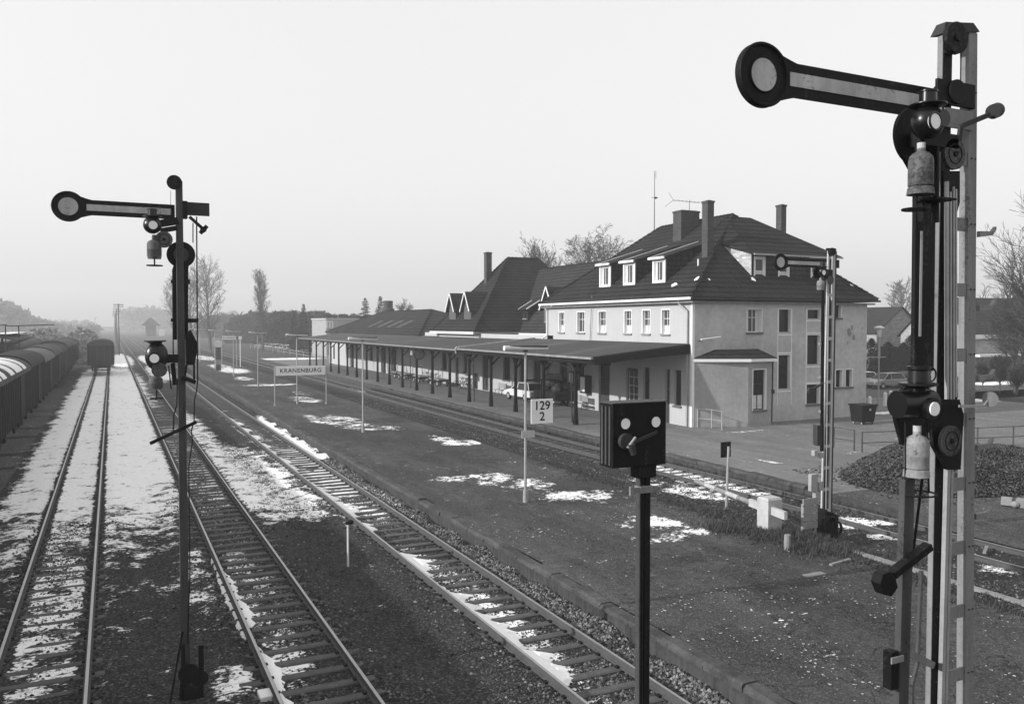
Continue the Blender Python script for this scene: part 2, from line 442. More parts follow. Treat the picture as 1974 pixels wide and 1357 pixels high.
def window(parent, plane, u0, u1, z0, z1, p, inward, frame=m_trim, bars=(1, 1), pane=m_glass, sill=m_sill, jamb=None, depth=.18, trim=0.0, curtain=0, fw=.05):
    """plane 'x': window in a wall of constant x = p, u is y;  plane 'y': constant y = p, u is x.  inward = +1/-1 along the normal"""
    def bx(mb, a0, a1, b0, b1, c0, c1):      # a along u, b along the normal measured inward, c = z
        n0, n1 = sorted((p + inward * b0, p + inward * b1))
        if plane == 'x': mb.box(n0, n1, a0, a1, c0, c1)
        else: mb.box(a0, a1, n0, n1, c0, c1)
    fr = MB()
    d0, d1 = depth - .05, depth
    bx(fr, u0, u0 + fw, d0, d1, z0, z1); bx(fr, u1 - fw, u1, d0, d1, z0, z1)
    bx(fr, u0 + fw, u1 - fw, d0, d1, z0, z0 + fw); bx(fr, u0 + fw, u1 - fw, d0, d1, z1 - fw, z1)
    nb, nh = bars
    for i in range(nb):
        c = u0 + (u1 - u0) * (i + 1) / (nb + 1); bx(fr, c - fw * .35, c + fw * .35, d0 + .005, d1 - .002, z0 + fw, z1 - fw)
    for i in range(nh):
        c = z0 + (z1 - z0) * (i + 1) / (nh + 1) if nh > 1 else z0 + (z1 - z0) * .64
        bx(fr, u0 + fw, u1 - fw, d0 + .008, d1 - .004, c - fw * .3, c + fw * .3)
    wdw = fr.build('window', frame, parent)
    pn = MB(); bx(pn, u0 + .01, u1 - .01, d1 + .003, d1 + .03, z0 + .01, z1 - .01); pn.build('pane', pane, wdw)
    if curtain:
        cu = MB()
        wd = (u1 - u0)
        if curtain & 1: bx(cu, u0 + fw + .01, u0 + fw + wd * .22, d1 - .006, d1 + .0015, z0 + fw, z1 - fw)
        if curtain & 2: bx(cu, u1 - fw - wd * .22, u1 - fw - .01, d1 - .006, d1 + .0015, z0 + fw, z1 - fw)
        if curtain & 4: bx(cu, u0 + fw + .01, u1 - fw - .01, d1 - .0065, d1 + .001, z0 + fw, z0 + (z1 - z0) * .36)
        cu.build('curtain', m_curtain, wdw)
    if sill is not None:
        si = MB(); bx(si, u0 - .08, u1 + .08, -.09, depth - .052, z0 - .11, z0 - .003); si.build('window_sill', sill, wdw)
    if trim:
        tr = MB()
        bx(tr, u0 - trim, u0 - .001, -.02, .1, z0, z1 + trim); bx(tr, u1 + .001, u1 + trim, -.02, .1, z0, z1 + trim)
        bx(tr, u0 - .001, u1 + .001, -.02, .1, z1 + .001, z1 + trim)
        if jamb is None: jamb = m_trim
        bx(tr, u1 - .012, u1 - .001, .0, depth - .06, z0, z1 - .001)
        bx(tr, u0 + .001, u0 + .012, .0, depth - .06, z0, z1 - .001)
        tr.build('window_surround', m_trim, wdw)
    return wdw

def wall(mb, plane, p, inward, u0, u1, z0, z1, holes, depth=.3):
    """a wall face with real openings (u0,u1,z0,z1) and their reveals"""
    us = sorted({u0, u1} | {h[0] for h in holes} | {h[1] for h in holes})
    zs = sorted({z0, z1} | {h[2] for h in holes} | {h[3] for h in holes})
    def P(u, n, z): return (p + inward * n, u, z) if plane == 'x' else (u, p + inward * n, z)
    for a, b in zip(us[:-1], us[1:]):
        for c, d in zip(zs[:-1], zs[1:]):
            um, zm = (a + b) / 2, (c + d) / 2
            if any(h[0] < um < h[1] and h[2] < zm < h[3] for h in holes): continue
            mb.face([P(a, 0, c), P(b, 0, c), P(b, 0, d), P(a, 0, d)])
    for h in holes:
        a, b, c, d = h
        mb.face([P(a, 0, c), P(a, depth, c), P(a, depth, d), P(a, 0, d)])
        mb.face([P(b, 0, c), P(b, depth, c), P(b, depth, d), P(b, 0, d)])
        mb.face([P(a, 0, d), P(b, 0, d), P(b, depth, d), P(a, depth, d)])
        mb.face([P(a, 0, c), P(b, 0, c), P(b, depth, c), P(a, depth, c)])
    return mb

def text_mesh(name, s, size, mat, parent, loc, rot, cx=True, space=1.0):
    cu = bpy.data.curves.new(name, 'FONT'); cu.body = s; cu.size = size; cu.extrude = .004; cu.offset = size * .012
    cu.space_character = space
    if cx: cu.align_x = 'CENTER'; cu.align_y = 'CENTER'
    o = bpy.data.objects.new(name + '_tmp', cu)
    col.objects.link(o)
    bpy.context.view_layer.update()
    me = bpy.data.meshes.new_from_object(o.evaluated_get(bpy.context.evaluated_depsgraph_get()))
    me.name = name
    bpy.data.objects.remove(o); bpy.data.curves.remove(cu)
    me.materials.clear(); me.materials.append(mat)
    t = bpy.data.objects.new(name, me); put(t, name, parent)
    t.location = Vector(loc) - wloc(parent); t.rotation_euler = rot
    return t

# ------------------------------------------------------------------ ground, track beds, platforms, road
def snow_blobs():
    B = []
    def px(x, y, rx, ry, d, z=-.2):
        X, Y = gz(x, y, z); B.append((X, Y, rx, ry, d))
    return B, px
BL, bpx = snow_blobs()
# (X, Y, half width, half length, strength)
BL += [(-1.2, 66, 3.6, 34, .84), (0.8, 52, 1.9, 20, .86), (-2.9, 44, 1.5, 11, .80), (-1.2, 38, 3.4, 7, .70), (1.2, 100, 1.6, 28, .85), (-1.0, 110, 3, 20, .85)]
BL += [(-1.25, 21.5, .72, 4.0, .64), (-1.3, 17.6, .6, 1.6, .52), (-1.2, 29, .6, .8, .42), (-2.9, 20.5, .5, 2, .36)]
BL += [(2.0, 38, 1.0, 8, .60), (3.1, 47, 1.4, 15, .60), (4.9, 37, 1.5, 8.0, .66), (5.6, 30, 1.4, 2.4, .66), (4.5, 48, .7, 14, .62)]
BL += [(2.95, 19.5, .5, 5, .50), (2.85, 14.5, .4, 2.5, .42), (1.95, 22, .45, 3, .42), (1.95, 14.6, .4, 1.6, .42)]
BL += [(7.55, 27.5, .7, 2.6, .62), (7.45, 17.6, .42, 4.0, .74), (7.3, 13.4, .3, 2.2, .66), (7.7, 37, 1.0, 8, .72), (7.3, 50, .5, 14, .6), (8.9, 47, .55, 9, .85), (8.85, 29.5, .45, 3.0, .62)]
for q in [(1300, 905, .7, 2.5, .75), (1385, 935, .9, 2.2, .8), (1450, 945, .7, 1.2, .6), (1345, 900, .6, 1.2, .6), (1640, 1010, .7, .6, .8), (1700, 1040, .4, .4, .65), (1720, 1010, .4, .5, .75), (1480, 925, .3, .8, .6), (1250, 930, .5, 1.0, .5), (1340, 950, .9, 1.3, .62), (1920, 1100, .4, .4, .5), (690, 752, .3, 3, .4)]:
    bpx(*q)
# far snow on the tracks and verges
BL += [(5.5, 120, 1.2, 16, .75), (5.8, 165, 1.2, 18, .8), (1.5, 165, 1.5, 25, 1.0)]
BI, ipx = snow_blobs()
for q in [(1262, 1005, .65, .95, .70), (1275, 1035, .9, .6, .58), (1215, 1010, .4, .5, .55), (1330, 1025, .5, .5, .6), (960, 925, .8, 1.5, .58), (1010, 935, 1.0, 1.0, .62), (1110, 955, 1.3, .7, .72), (1150, 962, .5, .5, .6), (1062, 950, .7, .6, .5), (880, 960 - 40, .9, .9, .40),
          (895, 853, .9, .8, .85), (850, 845, .5, 1.1, .65), (660, 812, 1.0, 3.0, .62), (700, 822, 1.0, 1.5, .58), (740, 826, .9, .9, .5), (610, 808, .5, 2.4, .55), (590, 770, .9, 2.4, .6), (560, 768, .5, 1.5, .5), (580, 758, .6, 2.0, .5),
          (520, 742, 2.2, .9, .8), (450, 714, 1.5, 6, .85), (425, 707, 1.2, 7, .7), (470, 730, .8, 3, .6), (480, 706, .8, 4, .5), (395, 690, 1.4, 10, .7)]:
    q = (*q[:4], q[4] * .74); ipx(*q, z=.38)
BM, mpx = snow_blobs()
for q in [(1930, 915, 1.5, .35, .8), (1960, 922, 1.2, .3, .8), (1930, 868, 1.5, .4, .7), (1440, 832, 1.2, .15, .5), (1650, 873, .8, .12, .45), (1740, 845, .6, .1, .4), (640, 697, 4, 6, 0.0), (1700, 796, 3, .4, .75), (1800, 792, 4, .5, .6), (1900, 770, 4, 1.2, .65), (1920, 740, 4, 1.4, .8), (560, 692, 5, 3, .8), (1160, 800, .5, .2, 0)]:
    mpx(*q, z=.25)
for q in ((1250, 912), (790, 757), (1480, 888)): BM.append((*gz(*q, .3), .2, .6, .62))
def snow_at(B, x, y):
    s = 0.0
    for X, Y, rx, ry, d in B:
        dx = (x - X) / rx; dy = (y - Y) / ry
        if abs(dx) > 1.6 or abs(dy) > 1.6: continue
        r = dx*dx + dy*dy
        s = max(s, d * max(0.0, min(1.0, 1.45 - .62 * r)))
    if x < -2.6 and B is BL: s *= sstep(-4.1, -3.1, x + .35 * mnoise.noise(Vector((x, y * .5, 9))))
    return s
def sheet(name, x0, x1, y0, y1, sx, sy, zf, mat, B, kind='structure', xr=None):
    nx = max(2, int((x1 - x0) / sx) + 1); ny = max(2, int((y1 - y0) / sy) + 1)
    vs, fs, at = [], [], []
    for j in range(ny):
        y = y0 + (y1 - y0) * j / (ny - 1)
        a, b = (x0, x1) if xr is None else xr(y)
        for i in range(nx):
            x = a + (b - a) * i / (nx - 1)
            vs.append((x, y, zf(x, y))); at.append(snow_at(B, x, y))
    for j in range(ny - 1):
        for i in range(nx - 1):
            k = j * nx + i; fs.append((k, k + 1, k + nx + 1, k + nx))
    me = bpy.data.meshes.new(name); me.from_pydata(vs, [], fs); me.materials.append(mat)
    a = me.attributes.new('snow', 'FLOAT', 'POINT'); a.data.foreach_set('value', at)
    for p in me.polygons: p.use_smooth = True
    o = bpy.data.objects.new(name, me); put(o, name, kind=kind)
    return o
def nz(x, y, s=1.0, a=1.0): return a * mnoise.noise(Vector((x * s, y * s, 3.1)))
def sstep(a, b, x):
    t = max(0.0, min(1.0, (x - a) / (b - a))); return t * t * (3 - 2 * t)
sheet('ground', -900, 1400, -60, 2600, 60, 60, lambda x, y: -.34, m_grd, [])
def zbed(x, y):
    z = -.205 + nz(x, y, .8, .03) + nz(x, y, 3, .015)
    for c in (-1.23, 3.17, 7.68):
        d = abs(x - c)
        if d < 1.9: z += .065 * sstep(.82, 1.0, d) * (1 - sstep(1.3, 1.9, d))
    if abs(x + 1.23) < .8: z += .03
    if x > 8.55: z += .17 * sstep(8.55, 9.1, x) * (.7 + 1.2 * mnoise.noise(Vector((x, y * .8, 4))))
    return z
sheet('track_bed', -22, 9.12, 2, 210, .22, .3, zbed, m_track, BL)
PE = 22.75
def zmid(x, y):
    z = .36 - .56 * sstep(16.2, 19.6, x)
    if y < 21: z = max(z, .36 - .44 * sstep(17.4, 18.2, x)) if x < 18.2 else max(z, -.14)
    return z + nz(x, y, .9, .03)
sheet('gravel_bank', 16.2, PE, 2, 210, .22, .3, zmid, m_bank, BL)
sheet('island_platform', 9.38, 16.25, 2, 205, .2, .3, lambda x, y: .38 + nz(x, y, .25, .03), m_isl, BI)
def zmain(x, y):
    return .27 - .30 * (1 - sstep(17, 25, y)) + nz(x, y, .2, .02)
sheet('main_platform', PE + .3, 62, 21.6, 150, .4, .4, zmain, m_main, BM)
m_yard = ground_m('cindery_yard', .045, .10, .25, 22, .5, worn=.8)
sheet('yard', PE - .05, 62, 2, 21.75, .4, .4, lambda x, y: zmain(x, y) - .006, m_yard, BM)
sheet('road', 44, 140, 47.5, 55.5, 2, 1, lambda x, y: .31 + .0 * x, m_road, BM)
# platform edges
e = MB(); rk = random.Random(21)
for (xa_, xb_, ya_, yb_, zt_) in ((9.08, 9.38, 2, 205, .40), (PE - .06, PE + .33, 22.5, 150, .295)):
    y = ya_
    while y < yb_:
        L_ = rk.uniform(.8, 1.25); j = rk.uniform(-.018, .018); q = zt_ + rk.uniform(-.035, .012); q2 = q + rk.uniform(-.015, .015); c_ = rk.uniform(.01, .05)
        q -= .03 * rk.random(); c_ += .03 * rk.random(); e.loft([[(xa_ + j, y + .01, zt_ - .13), (xb_, y + .01, zt_ - .13), (xb_, y + .01, q), (xa_ + j + c_, y + .01, q), (xa_ + j, y + .01, q - c_)], [(xa_ + j, y + L_ - .01, zt_ - .13), (xb_, y + L_ - .01, zt_ - .13), (xb_, y + L_ - .01, q2), (xa_ + j + c_, y + L_ - .01, q2), (xa_ + j, y + L_ - .01, q2 - c_)]]); y += L_
e.build('platform_coping', m_kerb, kind='structure')
e = MB(); e.box(9.14, 9.34, 2, 205, -.45, .268); e.box(PE, PE + .28, 17, 150, -.5, .163); e.build('platform_edge_wall', m_concrete, kind='structure')
e = MB(); e.box(16.95, 17.12, 9.5, 15.2, .1, .42); e.build('path_kerb', m_coping, kind='structure')

def scatter(name, n, area, size, mat, zf, flat=1.0, dens=None, seed=3, kind='stuff', parent=None, label=None):
    rnd = random.Random(seed); vs = []; fs = []
    k = 0
    while k < n:
        x, y = area(rnd)
        if dens is not None and rnd.random() > dens(x, y): continue
        k += 1
        s = size * (.5 + rnd.random() ** 2 * 1.2); z = zf(x, y); b = len(vs); an = rnd.random() * 6.28
        ca, sa = math.cos(an), math.sin(an)
        for (a, c, d) in ((1, 0, 0), (0, 1, 0), (-.8, .1, 0), (0, -.9, .1), (.1, 0, .75), (0, .1, -.6)):
            a *= .7 + .6 * rnd.random(); c *= .7 + .6 * rnd.random(); d *= (.7 + .6 * rnd.random()) * flat
            vs.append((x + s * (a * ca - c * sa), y + s * (a * sa + c * ca), z + s * d))
        fs += [(b, b+1, b+4), (b+1, b+2, b+4), (b+2, b+3, b+4), (b+3, b, b+4), (b+1, b, b+5), (b+2, b+1, b+5), (b+3, b+2, b+5), (b, b+3, b+5)]
    me = bpy.data.meshes.new(name); me.from_pydata(vs, [], fs); me.materials.append(mat)
    if parent is not None: me.transform(Matrix.Translation(-wloc(parent)))
    o = bpy.data.objects.new(name, me); put(o, name, parent, label=label, kind=kind)
    return o
TC = {1: -1.23, 2: 3.17, 3: 7.68}
def near_tracks(rnd):
    c = rnd.choice((-1.23, 3.17, 3.17, 7.68, 7.68, 7.68)); y = 8.5 + 45 * rnd.random() ** 1.9
    return c + rnd.gauss(0, .72), y
def bdens(x, y):
    if x > 9.05 or x < -4: return 0
    if snow_at(BL, x, y) > .6 and y > 30: return 0
    return .12 + .88 * max(0, min(1, .35 + 1.9 * nz(x, y, .35)))
scatter('ballast_stones', 38000, near_tracks, .030, m_stone, lambda x, y: zbed(x, y) + .005, 1.0, bdens)
scatter('bank_stones', 13000, lambda r: (8.5 + .62 * r.random(), 8.5 + 30 * r.random() ** 1.4), .036, m_bankst, lambda x, y: zbed(x, y) + .01, 1.0, None, 5)
scatter('gravel_stones', 14000, lambda r: (16.6 + 6.0 * r.random(), 10 + 60 * r.random() ** 1.5), .030, m_stone, lambda x, y: zmid(x, y) + .008, .9, lambda x, y: .3 + .7 * max(0, min(1, .5 + 1.5 * nz(x, y, .3))), 6)
scatter('snow_flecks', 900, lambda r: (9.2 + 6.8 * r.random(), 7.5 + 15 * r.random() ** 1.3), .021, m_label, lambda x, y: .40, .18, lambda x, y: .08 + max(0, nz(x, y, .6, 2.2)), 11)

def snow_strip(x0, wmax, y0, y1, seed, side=1, zt=-.128):
    q = MB(); y = y0; prev = None
    while y < y1:
        n1 = mnoise.noise(Vector((seed, y * .55, 0))); n2 = mnoise.noise(Vector((seed + 5, y * 2.6, 0))); n3 = mnoise.noise(Vector((seed + 8, y * 7, 0)))
        w_ = wmax * max(0.0, min(1.25, .55 + 1.3 * n1 + .45 * n2 + .35 * n3)) * min(1, (y - y0) / 1.0, (y1 - y) / 1.0)
        z = zt + .008 * n2; cur = (y, w_, z)
        if prev and (w_ > .03 or prev[1] > .03):
            (ya, wa, za), (yb, wb_, zb) = prev, cur
            X = lambda w__: x0 + side * w__
            q.face([(x0, ya, za - .01), (X(wa * .5), ya, za + .004), (X(wb_ * .5), yb, zb + .004), (x0, yb, zb - .01)])
            q.face([(X(wa * .5), ya, za + .004), (X(wa), ya, za - .075), (X(wb_), yb, zb - .075), (X(wb_ * .5), yb, zb + .004)])
        prev = cur; y += .055
    q.build('snow', m_snow, kind='stuff', smooth=True)
snow_strip(6.99, .62, 11.2, 24.0, 3); snow_strip(6.99, .75, 24.2, 33.5, 14); snow_strip(6.99, .5, 34, 60, 25)
snow_strip(2.48, .26, 12.5, 23.5, 36); snow_strip(2.36, .16, 17, 24, 47, -1); snow_strip(8.49, .5, 26.5, 33, 58); snow_strip(8.49, .55, 38, 56, 66)

# ------------------------------------------------------------------ railway tracks
def rail_prof(cx):
    return [(cx - .062, -.148), (cx + .062, -.148), (cx + .062, -.135), (cx + .010, -.115), (cx + .010, -.045), (cx + .034, -.032), (cx + .034, -.006), (cx + .026, 0), (cx - .026, 0), (cx - .034, -.006), (cx - .034, -.032), (cx - .010, -.045), (cx - .010, -.115), (cx - .062, -.135)]
def bend4(y): return .44 * (1 - sstep(24, 40, y))
def track(cx, y0, y1, label, nsl, bend=None, sy0=None, sleepers=True, sink=None):
    t = empty('railway_track', (cx, y0, -.15), label, 'railway track', 'parallel railway tracks')
    ys = [y0 + (y1 - y0) * (i / 60.) ** 1.8 for i in range(61)] if bend else [y0, y1]
    for s in (-.75, .75):
        rb = MB(); prof = rail_prof(0)
        rb.loft([[(cx + s + (bend(y) if bend else 0) + a, y, z) for a, z in prof] for y in ys])
        rl = rb.build('rail', m_railside, t)
        hb = MB()
        for a, b in zip(ys[:-1], ys[1:]):
            o0 = bend(a) if bend else 0; o1 = bend(b) if bend else 0
            hb.face([(cx+s-.027+o0, a, .0015), (cx+s+.027+o0, a, .0015), (cx+s+.027+o1, b, .0015), (cx+s-.027+o1, b, .0015)])
        hb.build('rail_head', m_rail, rl)
    if sleepers:
        y = sy0 if sy0 else y0 + .4; k = 0; far = MB(); fas = MB()
        while y < min(y1, 120):
            o = bend(y) if bend else 0; j = random.uniform(-.05, .05); tl = random.uniform(-.03, .03); zt = -.150 + random.uniform(-.012, .0) - (sink(y) if sink else 0)
            hx = random.uniform(1.18, 1.3)
            pts = [(cx + o - hx, y - .11 + tl), (cx + o + hx, y - .11 - tl), (cx + o + hx, y + .11 - tl), (cx + o - hx, y + .11 + tl)]
            q = far if k >= nsl else MB()
            lo = [(a, b, -.30) for a, b in pts]; up = [(a, b, zt - .02) for a, b in pts]
            ins = [(cx + o + (-hx + .05 if a < cx + o else hx - .05), b + (.035 if b < y else -.035), zt) for a, b in pts]
            q.loft([lo, up, ins])
            if k < nsl: q.build('sleeper', m_sleeper, t)
            if y < 60:
                for s in (-.75, .75):
                    for d in (-.085, .085):
                        fas.box(cx + o + s + d - .03, cx + o + s + d + .03, y - .05, y + .05, zt - .005, zt + .035)
            y += .66 + random.uniform(-.015, .015); k += 1
        if far.v: far.build('sleeper_row', m_sleeper, t, kind='stuff')
        fas.build('rail_fastening', m_iron, t, kind='stuff')
    return t
track(TC[1], 6, 113, 'leftmost railway track, running up to the standing covered wagon through snow', 62, sy0=14.8, sink=lambda y: .012 + .09 * sstep(27, 33, y))
track(TC[2], 5, 700, 'middle straight railway track passing right of the left signal mast', 75, sy0=11.8, sink=lambda y: .05 * sstep(60, 80, y))
track(TC[3], 5, 700, 'railway track along the near edge of the dark island platform', 70, sy0=10.2)
track(21.2, 4, 400, 'railway track beside the station building, half sunk in gravel behind the island platform', 10, bend=bend4, sy0=23, sink=lambda y: .03)

# ------------------------------------------------------------------ station building
stn = empty('station_building', (30, 38.4, .25), 'two storey station building with hipped tile roof, pale track side and grey end wall', 'building')
X0, X1, Y0, Y1, ZE = 30.0, 44.0, 38.4, 56.0, 7.55
up_w = []
for a, b in (((1078, 602), (1088, 640)), ((1113, 602), (1127, 640)), ((1154, 600), (1168, 642)), ((1204, 599), (1217, 643)), ((1239, 599), (1253, 643)), ((1276, 598), (1291, 645))):
    (ya, za), (yb, zb) = ax(*a, X0), ax(*b, X0); up_w.append((yb, ya, 5.62, 7.05))
up_w = [(a, b, c, d) for a, b, c, d in up_w]
def yX(px, X=30.0): return ax(px, 740, X)[0]
low = []       # ground floor openings on the track side: (y0, y1, z0, z1, kind)
for p0, p1, z0, z1, k in ((1079, 1094, .25, 3.5, 'door'), (1112, 1126, 1.6, 3.6, 'win'), (1154, 1175, .25, 3.6, 'door'), (1207, 1230, .27, 3.4, 'gdoor'), (1240, 1252, 1.15, 3.5, 'win'), (1282, 1291, .27, 3.5, 'door'), (1300, 1313, 1.4, 3.5, 'win')):
    low.append((yX(p1), yX(p0), z0, z1, k))
wl = MB(); wall(wl, 'x', X0, 1, Y0, Y1, .0, ZE, up_w + [q[:4] for q in low])
wl.face([(X0, Y1, 0), (X1, Y1, 0), (X1, Y1, ZE), (X0, Y1, ZE)]); wl.face([(X1, Y0, 0), (X1, Y1, 0), (X1, Y1, ZE), (X1, Y0, ZE)])
wl.build('trackside_wall', m_white, stn, label='pale plaster wall facing the tracks')
for a, b, c, d in up_w: window(stn, 'x', a, b, c, d, X0, 1, bars=(1, 1), pane=m_glass2, sill=m_coping, trim=.07, curtain=random.choice((1, 2, 5, 4)))
for a, b, c, d, k in low:
    if k == 'win': window(stn, 'x', a, b, c, d, X0, 1, bars=(1, 1), frame=m_dgrey, depth=.2)
    else:
        dm = MB(); dm.box(X0 + .16, X0 + .21, a + .02, b - .02, c + .01, c + (d - c) * .62); dr = dm.build('door', m_door, stn)
        hb = MB(); hb.box(X0 + .10, X0 + .16, a + .12, a + .16, c + .98, c + 1.12); hb.build('door_handle', m_galv, dr)
        gp = MB(); gp.box(X0 + .16, X0 + .19, a + .02, b - .02, c + (d - c) * .62 + .02, d - .02); gp.build('fanlight', m_glass, dr)
        if k == 'gdoor':
            gb = MB()
            for i in range(3):
                yy = a + .18 + i * (b - a - .36) / 2; gb.box(X0 + .14, X0 + .158, yy - .02, yy + .02, c + .9, d - .2)
            for i in range(4):
                zz = c + .9 + i * .55; gb.box(X0 + .14, X0 + .157, a + .1, b - .1, zz - .015, zz + .015)
            gb.build('glazing_bar', m_trim, dr)
# end wall with its stair windows
ew = []
def rx(x0, y0, x1, y1): 
    a, za = ay(x0, y0, Y0); b, zb = ay(x1, y1, Y0); return (a, b, zb, za)
def rxh(x0, x1, z0, z1): return (ay(x0, 640, Y0)[0], ay(x1, 640, Y0)[0], z0, z1)
ew = [rxh(1440, 1468, 5.72, 7.10), rxh(1501, 1524, 5.72, 7.10), rxh(1501, 1524, 2.25, 4.32), rxh(1556, 1581, 6.55, 7.10), rxh(1556, 1581, 3.70, 5.52), rxh(1556, 1581, 1.22, 2.45), rxh(1604, 1621, 6.60, 7.42), rxh(1612, 1625, 2.2, 3.3), rxh(1631, 1644, 2.2, 3.3)]
we = MB(); wall(we, 'y', Y0, 1, X0, X1, .0, ZE, ew, .3); we.build('end_wall', m_grey, stn, label='grey plaster end wall with stair windows')
for i, (a, b, c, d) in enumerate(ew):
    if i == 0: window(stn, 'y', a, b, c, d, Y0, 1, bars=(1, 1), pane=m_glass2, trim=.05, depth=.24, curtain=3)
    else: window(stn, 'y', a, b, c, d, Y0, 1, bars=(0, 0), frame=m_dgrey, trim=.05, depth=.28, sill=(m_sill if i in (5, 7, 8, 6) else None))
st = MB()
for x0, x1, zz in ((1498.5, 1526.5, (5.55, 4.45, 2.1, 1.3)), (1553.5, 1583.5, (6.42, 5.65, 3.55, 2.55))):
    a, b = ay(x0, 640, Y0)[0], ay(x1, 640, Y0)[0]
    for z in zz[:3 if x0 < 1500 else 4]: st.box(a, b, Y0 - .022, Y0 - .002, z - .035, z + .035)
    st.box(a, a + .05, Y0 - .021, Y0 - .001, 1.28, 7.12); st.box(b - .05, b, Y0 - .021, Y0 - .001, 1.28, 7.12)
st.build('stair_window_trim', m_trim, stn)
# peeled plaster and a stain
pp = MB()
for cx, cz, r in ((1637, 641, .26), (1646, 651, .18), (1634, 661, .10), (1642, 632, .15), (1662, 633, .08)):
    X, Z = ay(cx, cz, Y0); rn = random.Random(cx)
    pp.xz([(X + r * (.6 + .5 * rn.random()) * math.cos(u) * .8, Z + r * 1.35 * (.6 + .5 * rn.random()) * math.sin(u)) for u in [6.283 * i / 14 for i in range(14)]], Y0 - .004, Y0 - .0005)
pp.build('bare_plaster_patch', m_coping, stn)
# corner strips and down pipes
dp = MB(); dp.box(X0 - .012, X0 + .16, Y0 - .014, Y0 - .001, .1, ZE - .1); dp.box(X0 - .013, X0 - .001, Y0 - .012, Y0 + .14, .1, ZE - .1); dp.build('corner_quoin', m_trim, stn)
dp = MB(); dp.path([(X0 - .35, Y0 + .9, 7.62), (X0 - .3, Y0 + .85, 7.35), (X0 - .09, Y0 + .35, 6.95), (X0 - .09, Y0 + .35, .3)], .055, 8); dp.build('downpipe', m_galv, stn)
dp = MB(); dp.path([(X0 - .35, Y1 - .2, 7.62), (X0 - .12, Y1 - .1, 7.2), (X0 - .10, Y1 - .1, 5.3), (X0 - .5, Y1 - .1, 5.1)], .055, 8); dp.build('downpipe', m_trim, stn)
(ya_, za_), (yb_, zb_) = ax(1142, 570, 29.9), ax(1137, 664, 29.9)
q_ = MB(); q_.path([(29.86, ya_, za_), (29.9, yb_, zb_)], .025, 5); q_.tube((29.8, yb_, zb_ + .05), (29.75, yb_, zb_ - .15), .12, .1, 8); q_.build('wire_pole', m_coping, stn)
# main hipped roof
EX0, EX1, EY0, EY1, ZR = 29.55, 44.45, 37.95, 56.35, 13.4
RA, RB, RX = 43.2, 51.2, 37.0
def hip_roof(name, x0, x1, y0, y1, ze, zr, pA, pB, mat, parent, th=.16):
    mb = MB()
    a, b, c, d = (x0, y0, ze), (x1, y0, ze), (x1, y1, ze), (x0, y1, ze)
    if abs(pA[0] - pB[0]) < 1e-3:   # ridge along y
        mb.face([a, b, pA]); mb.face([b, c, pB, pA]); mb.face([c, d, pB]); mb.face([d, a, pA, pB])
    else:
        mb.face([a, b, pB, pA]); mb.face([b, c, pB]); mb.face([c, d, pA, pB]); mb.face([d, a, pA])
    lo = [(p[0], p[1], p[2] - th) for p in (a, b, c, d)]
    mb.face(lo[::-1])
    for i in range(4): mb.face([lo[i], lo[(i+1) % 4], (a, b, c, d)[(i+1) % 4], (a, b, c, d)[i]])
    o = mb.build(name, mat, parent)
    rt = MB()
    for p, q in ((a, pA), (d, pB if abs(pA[0]-pB[0]) < 1e-3 else pA), (b, pA if abs(pA[0]-pB[0]) < 1e-3 else pB), (c, pB), (pA, pB)):
        L = (Vector(q) - Vector(p)).length; n = max(2, int(L / .38))
        for i in range(n):
            u = Vector(p).lerp(Vector(q), i / n); v = Vector(p).lerp(Vector(q), (i + .97) / n)
            rt.tube(u + Vector((0, 0, .02)), v + Vector((0, 0, .0)), .115, .095, 6)
    rt.build('ridge_tiles', mat, o)
    return o
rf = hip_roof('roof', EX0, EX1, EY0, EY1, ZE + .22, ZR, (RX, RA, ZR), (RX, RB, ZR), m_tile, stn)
gt = MB(); gt.box(EX0 - .14, EX0 - .002, EY0 - .1, EY1, ZE + .05, ZE + .19); gt.build('gutter', m_trim, stn)
gt = MB(); gt.box(EX0 - .1, EX1 + .1, EY0 - .14, EY0 - .002, ZE + .06, ZE + .18); gt.build('gutter', m_dgrey, stn)
gt = MB(); gt.box(EX0 + .1, X0 - .003, EY0, EY1, ZE - .12, ZE - .02); gt.box(X0 - .02, EX1 - .1, EY0 + .12, Y0 - .003, ZE - .11, ZE - .02); gt.build('soffit', m_coping, stn)
def zroof(x): return ZE + .22 + (ZR - ZE - .22) * (x - EX0) / (RX - EX0)
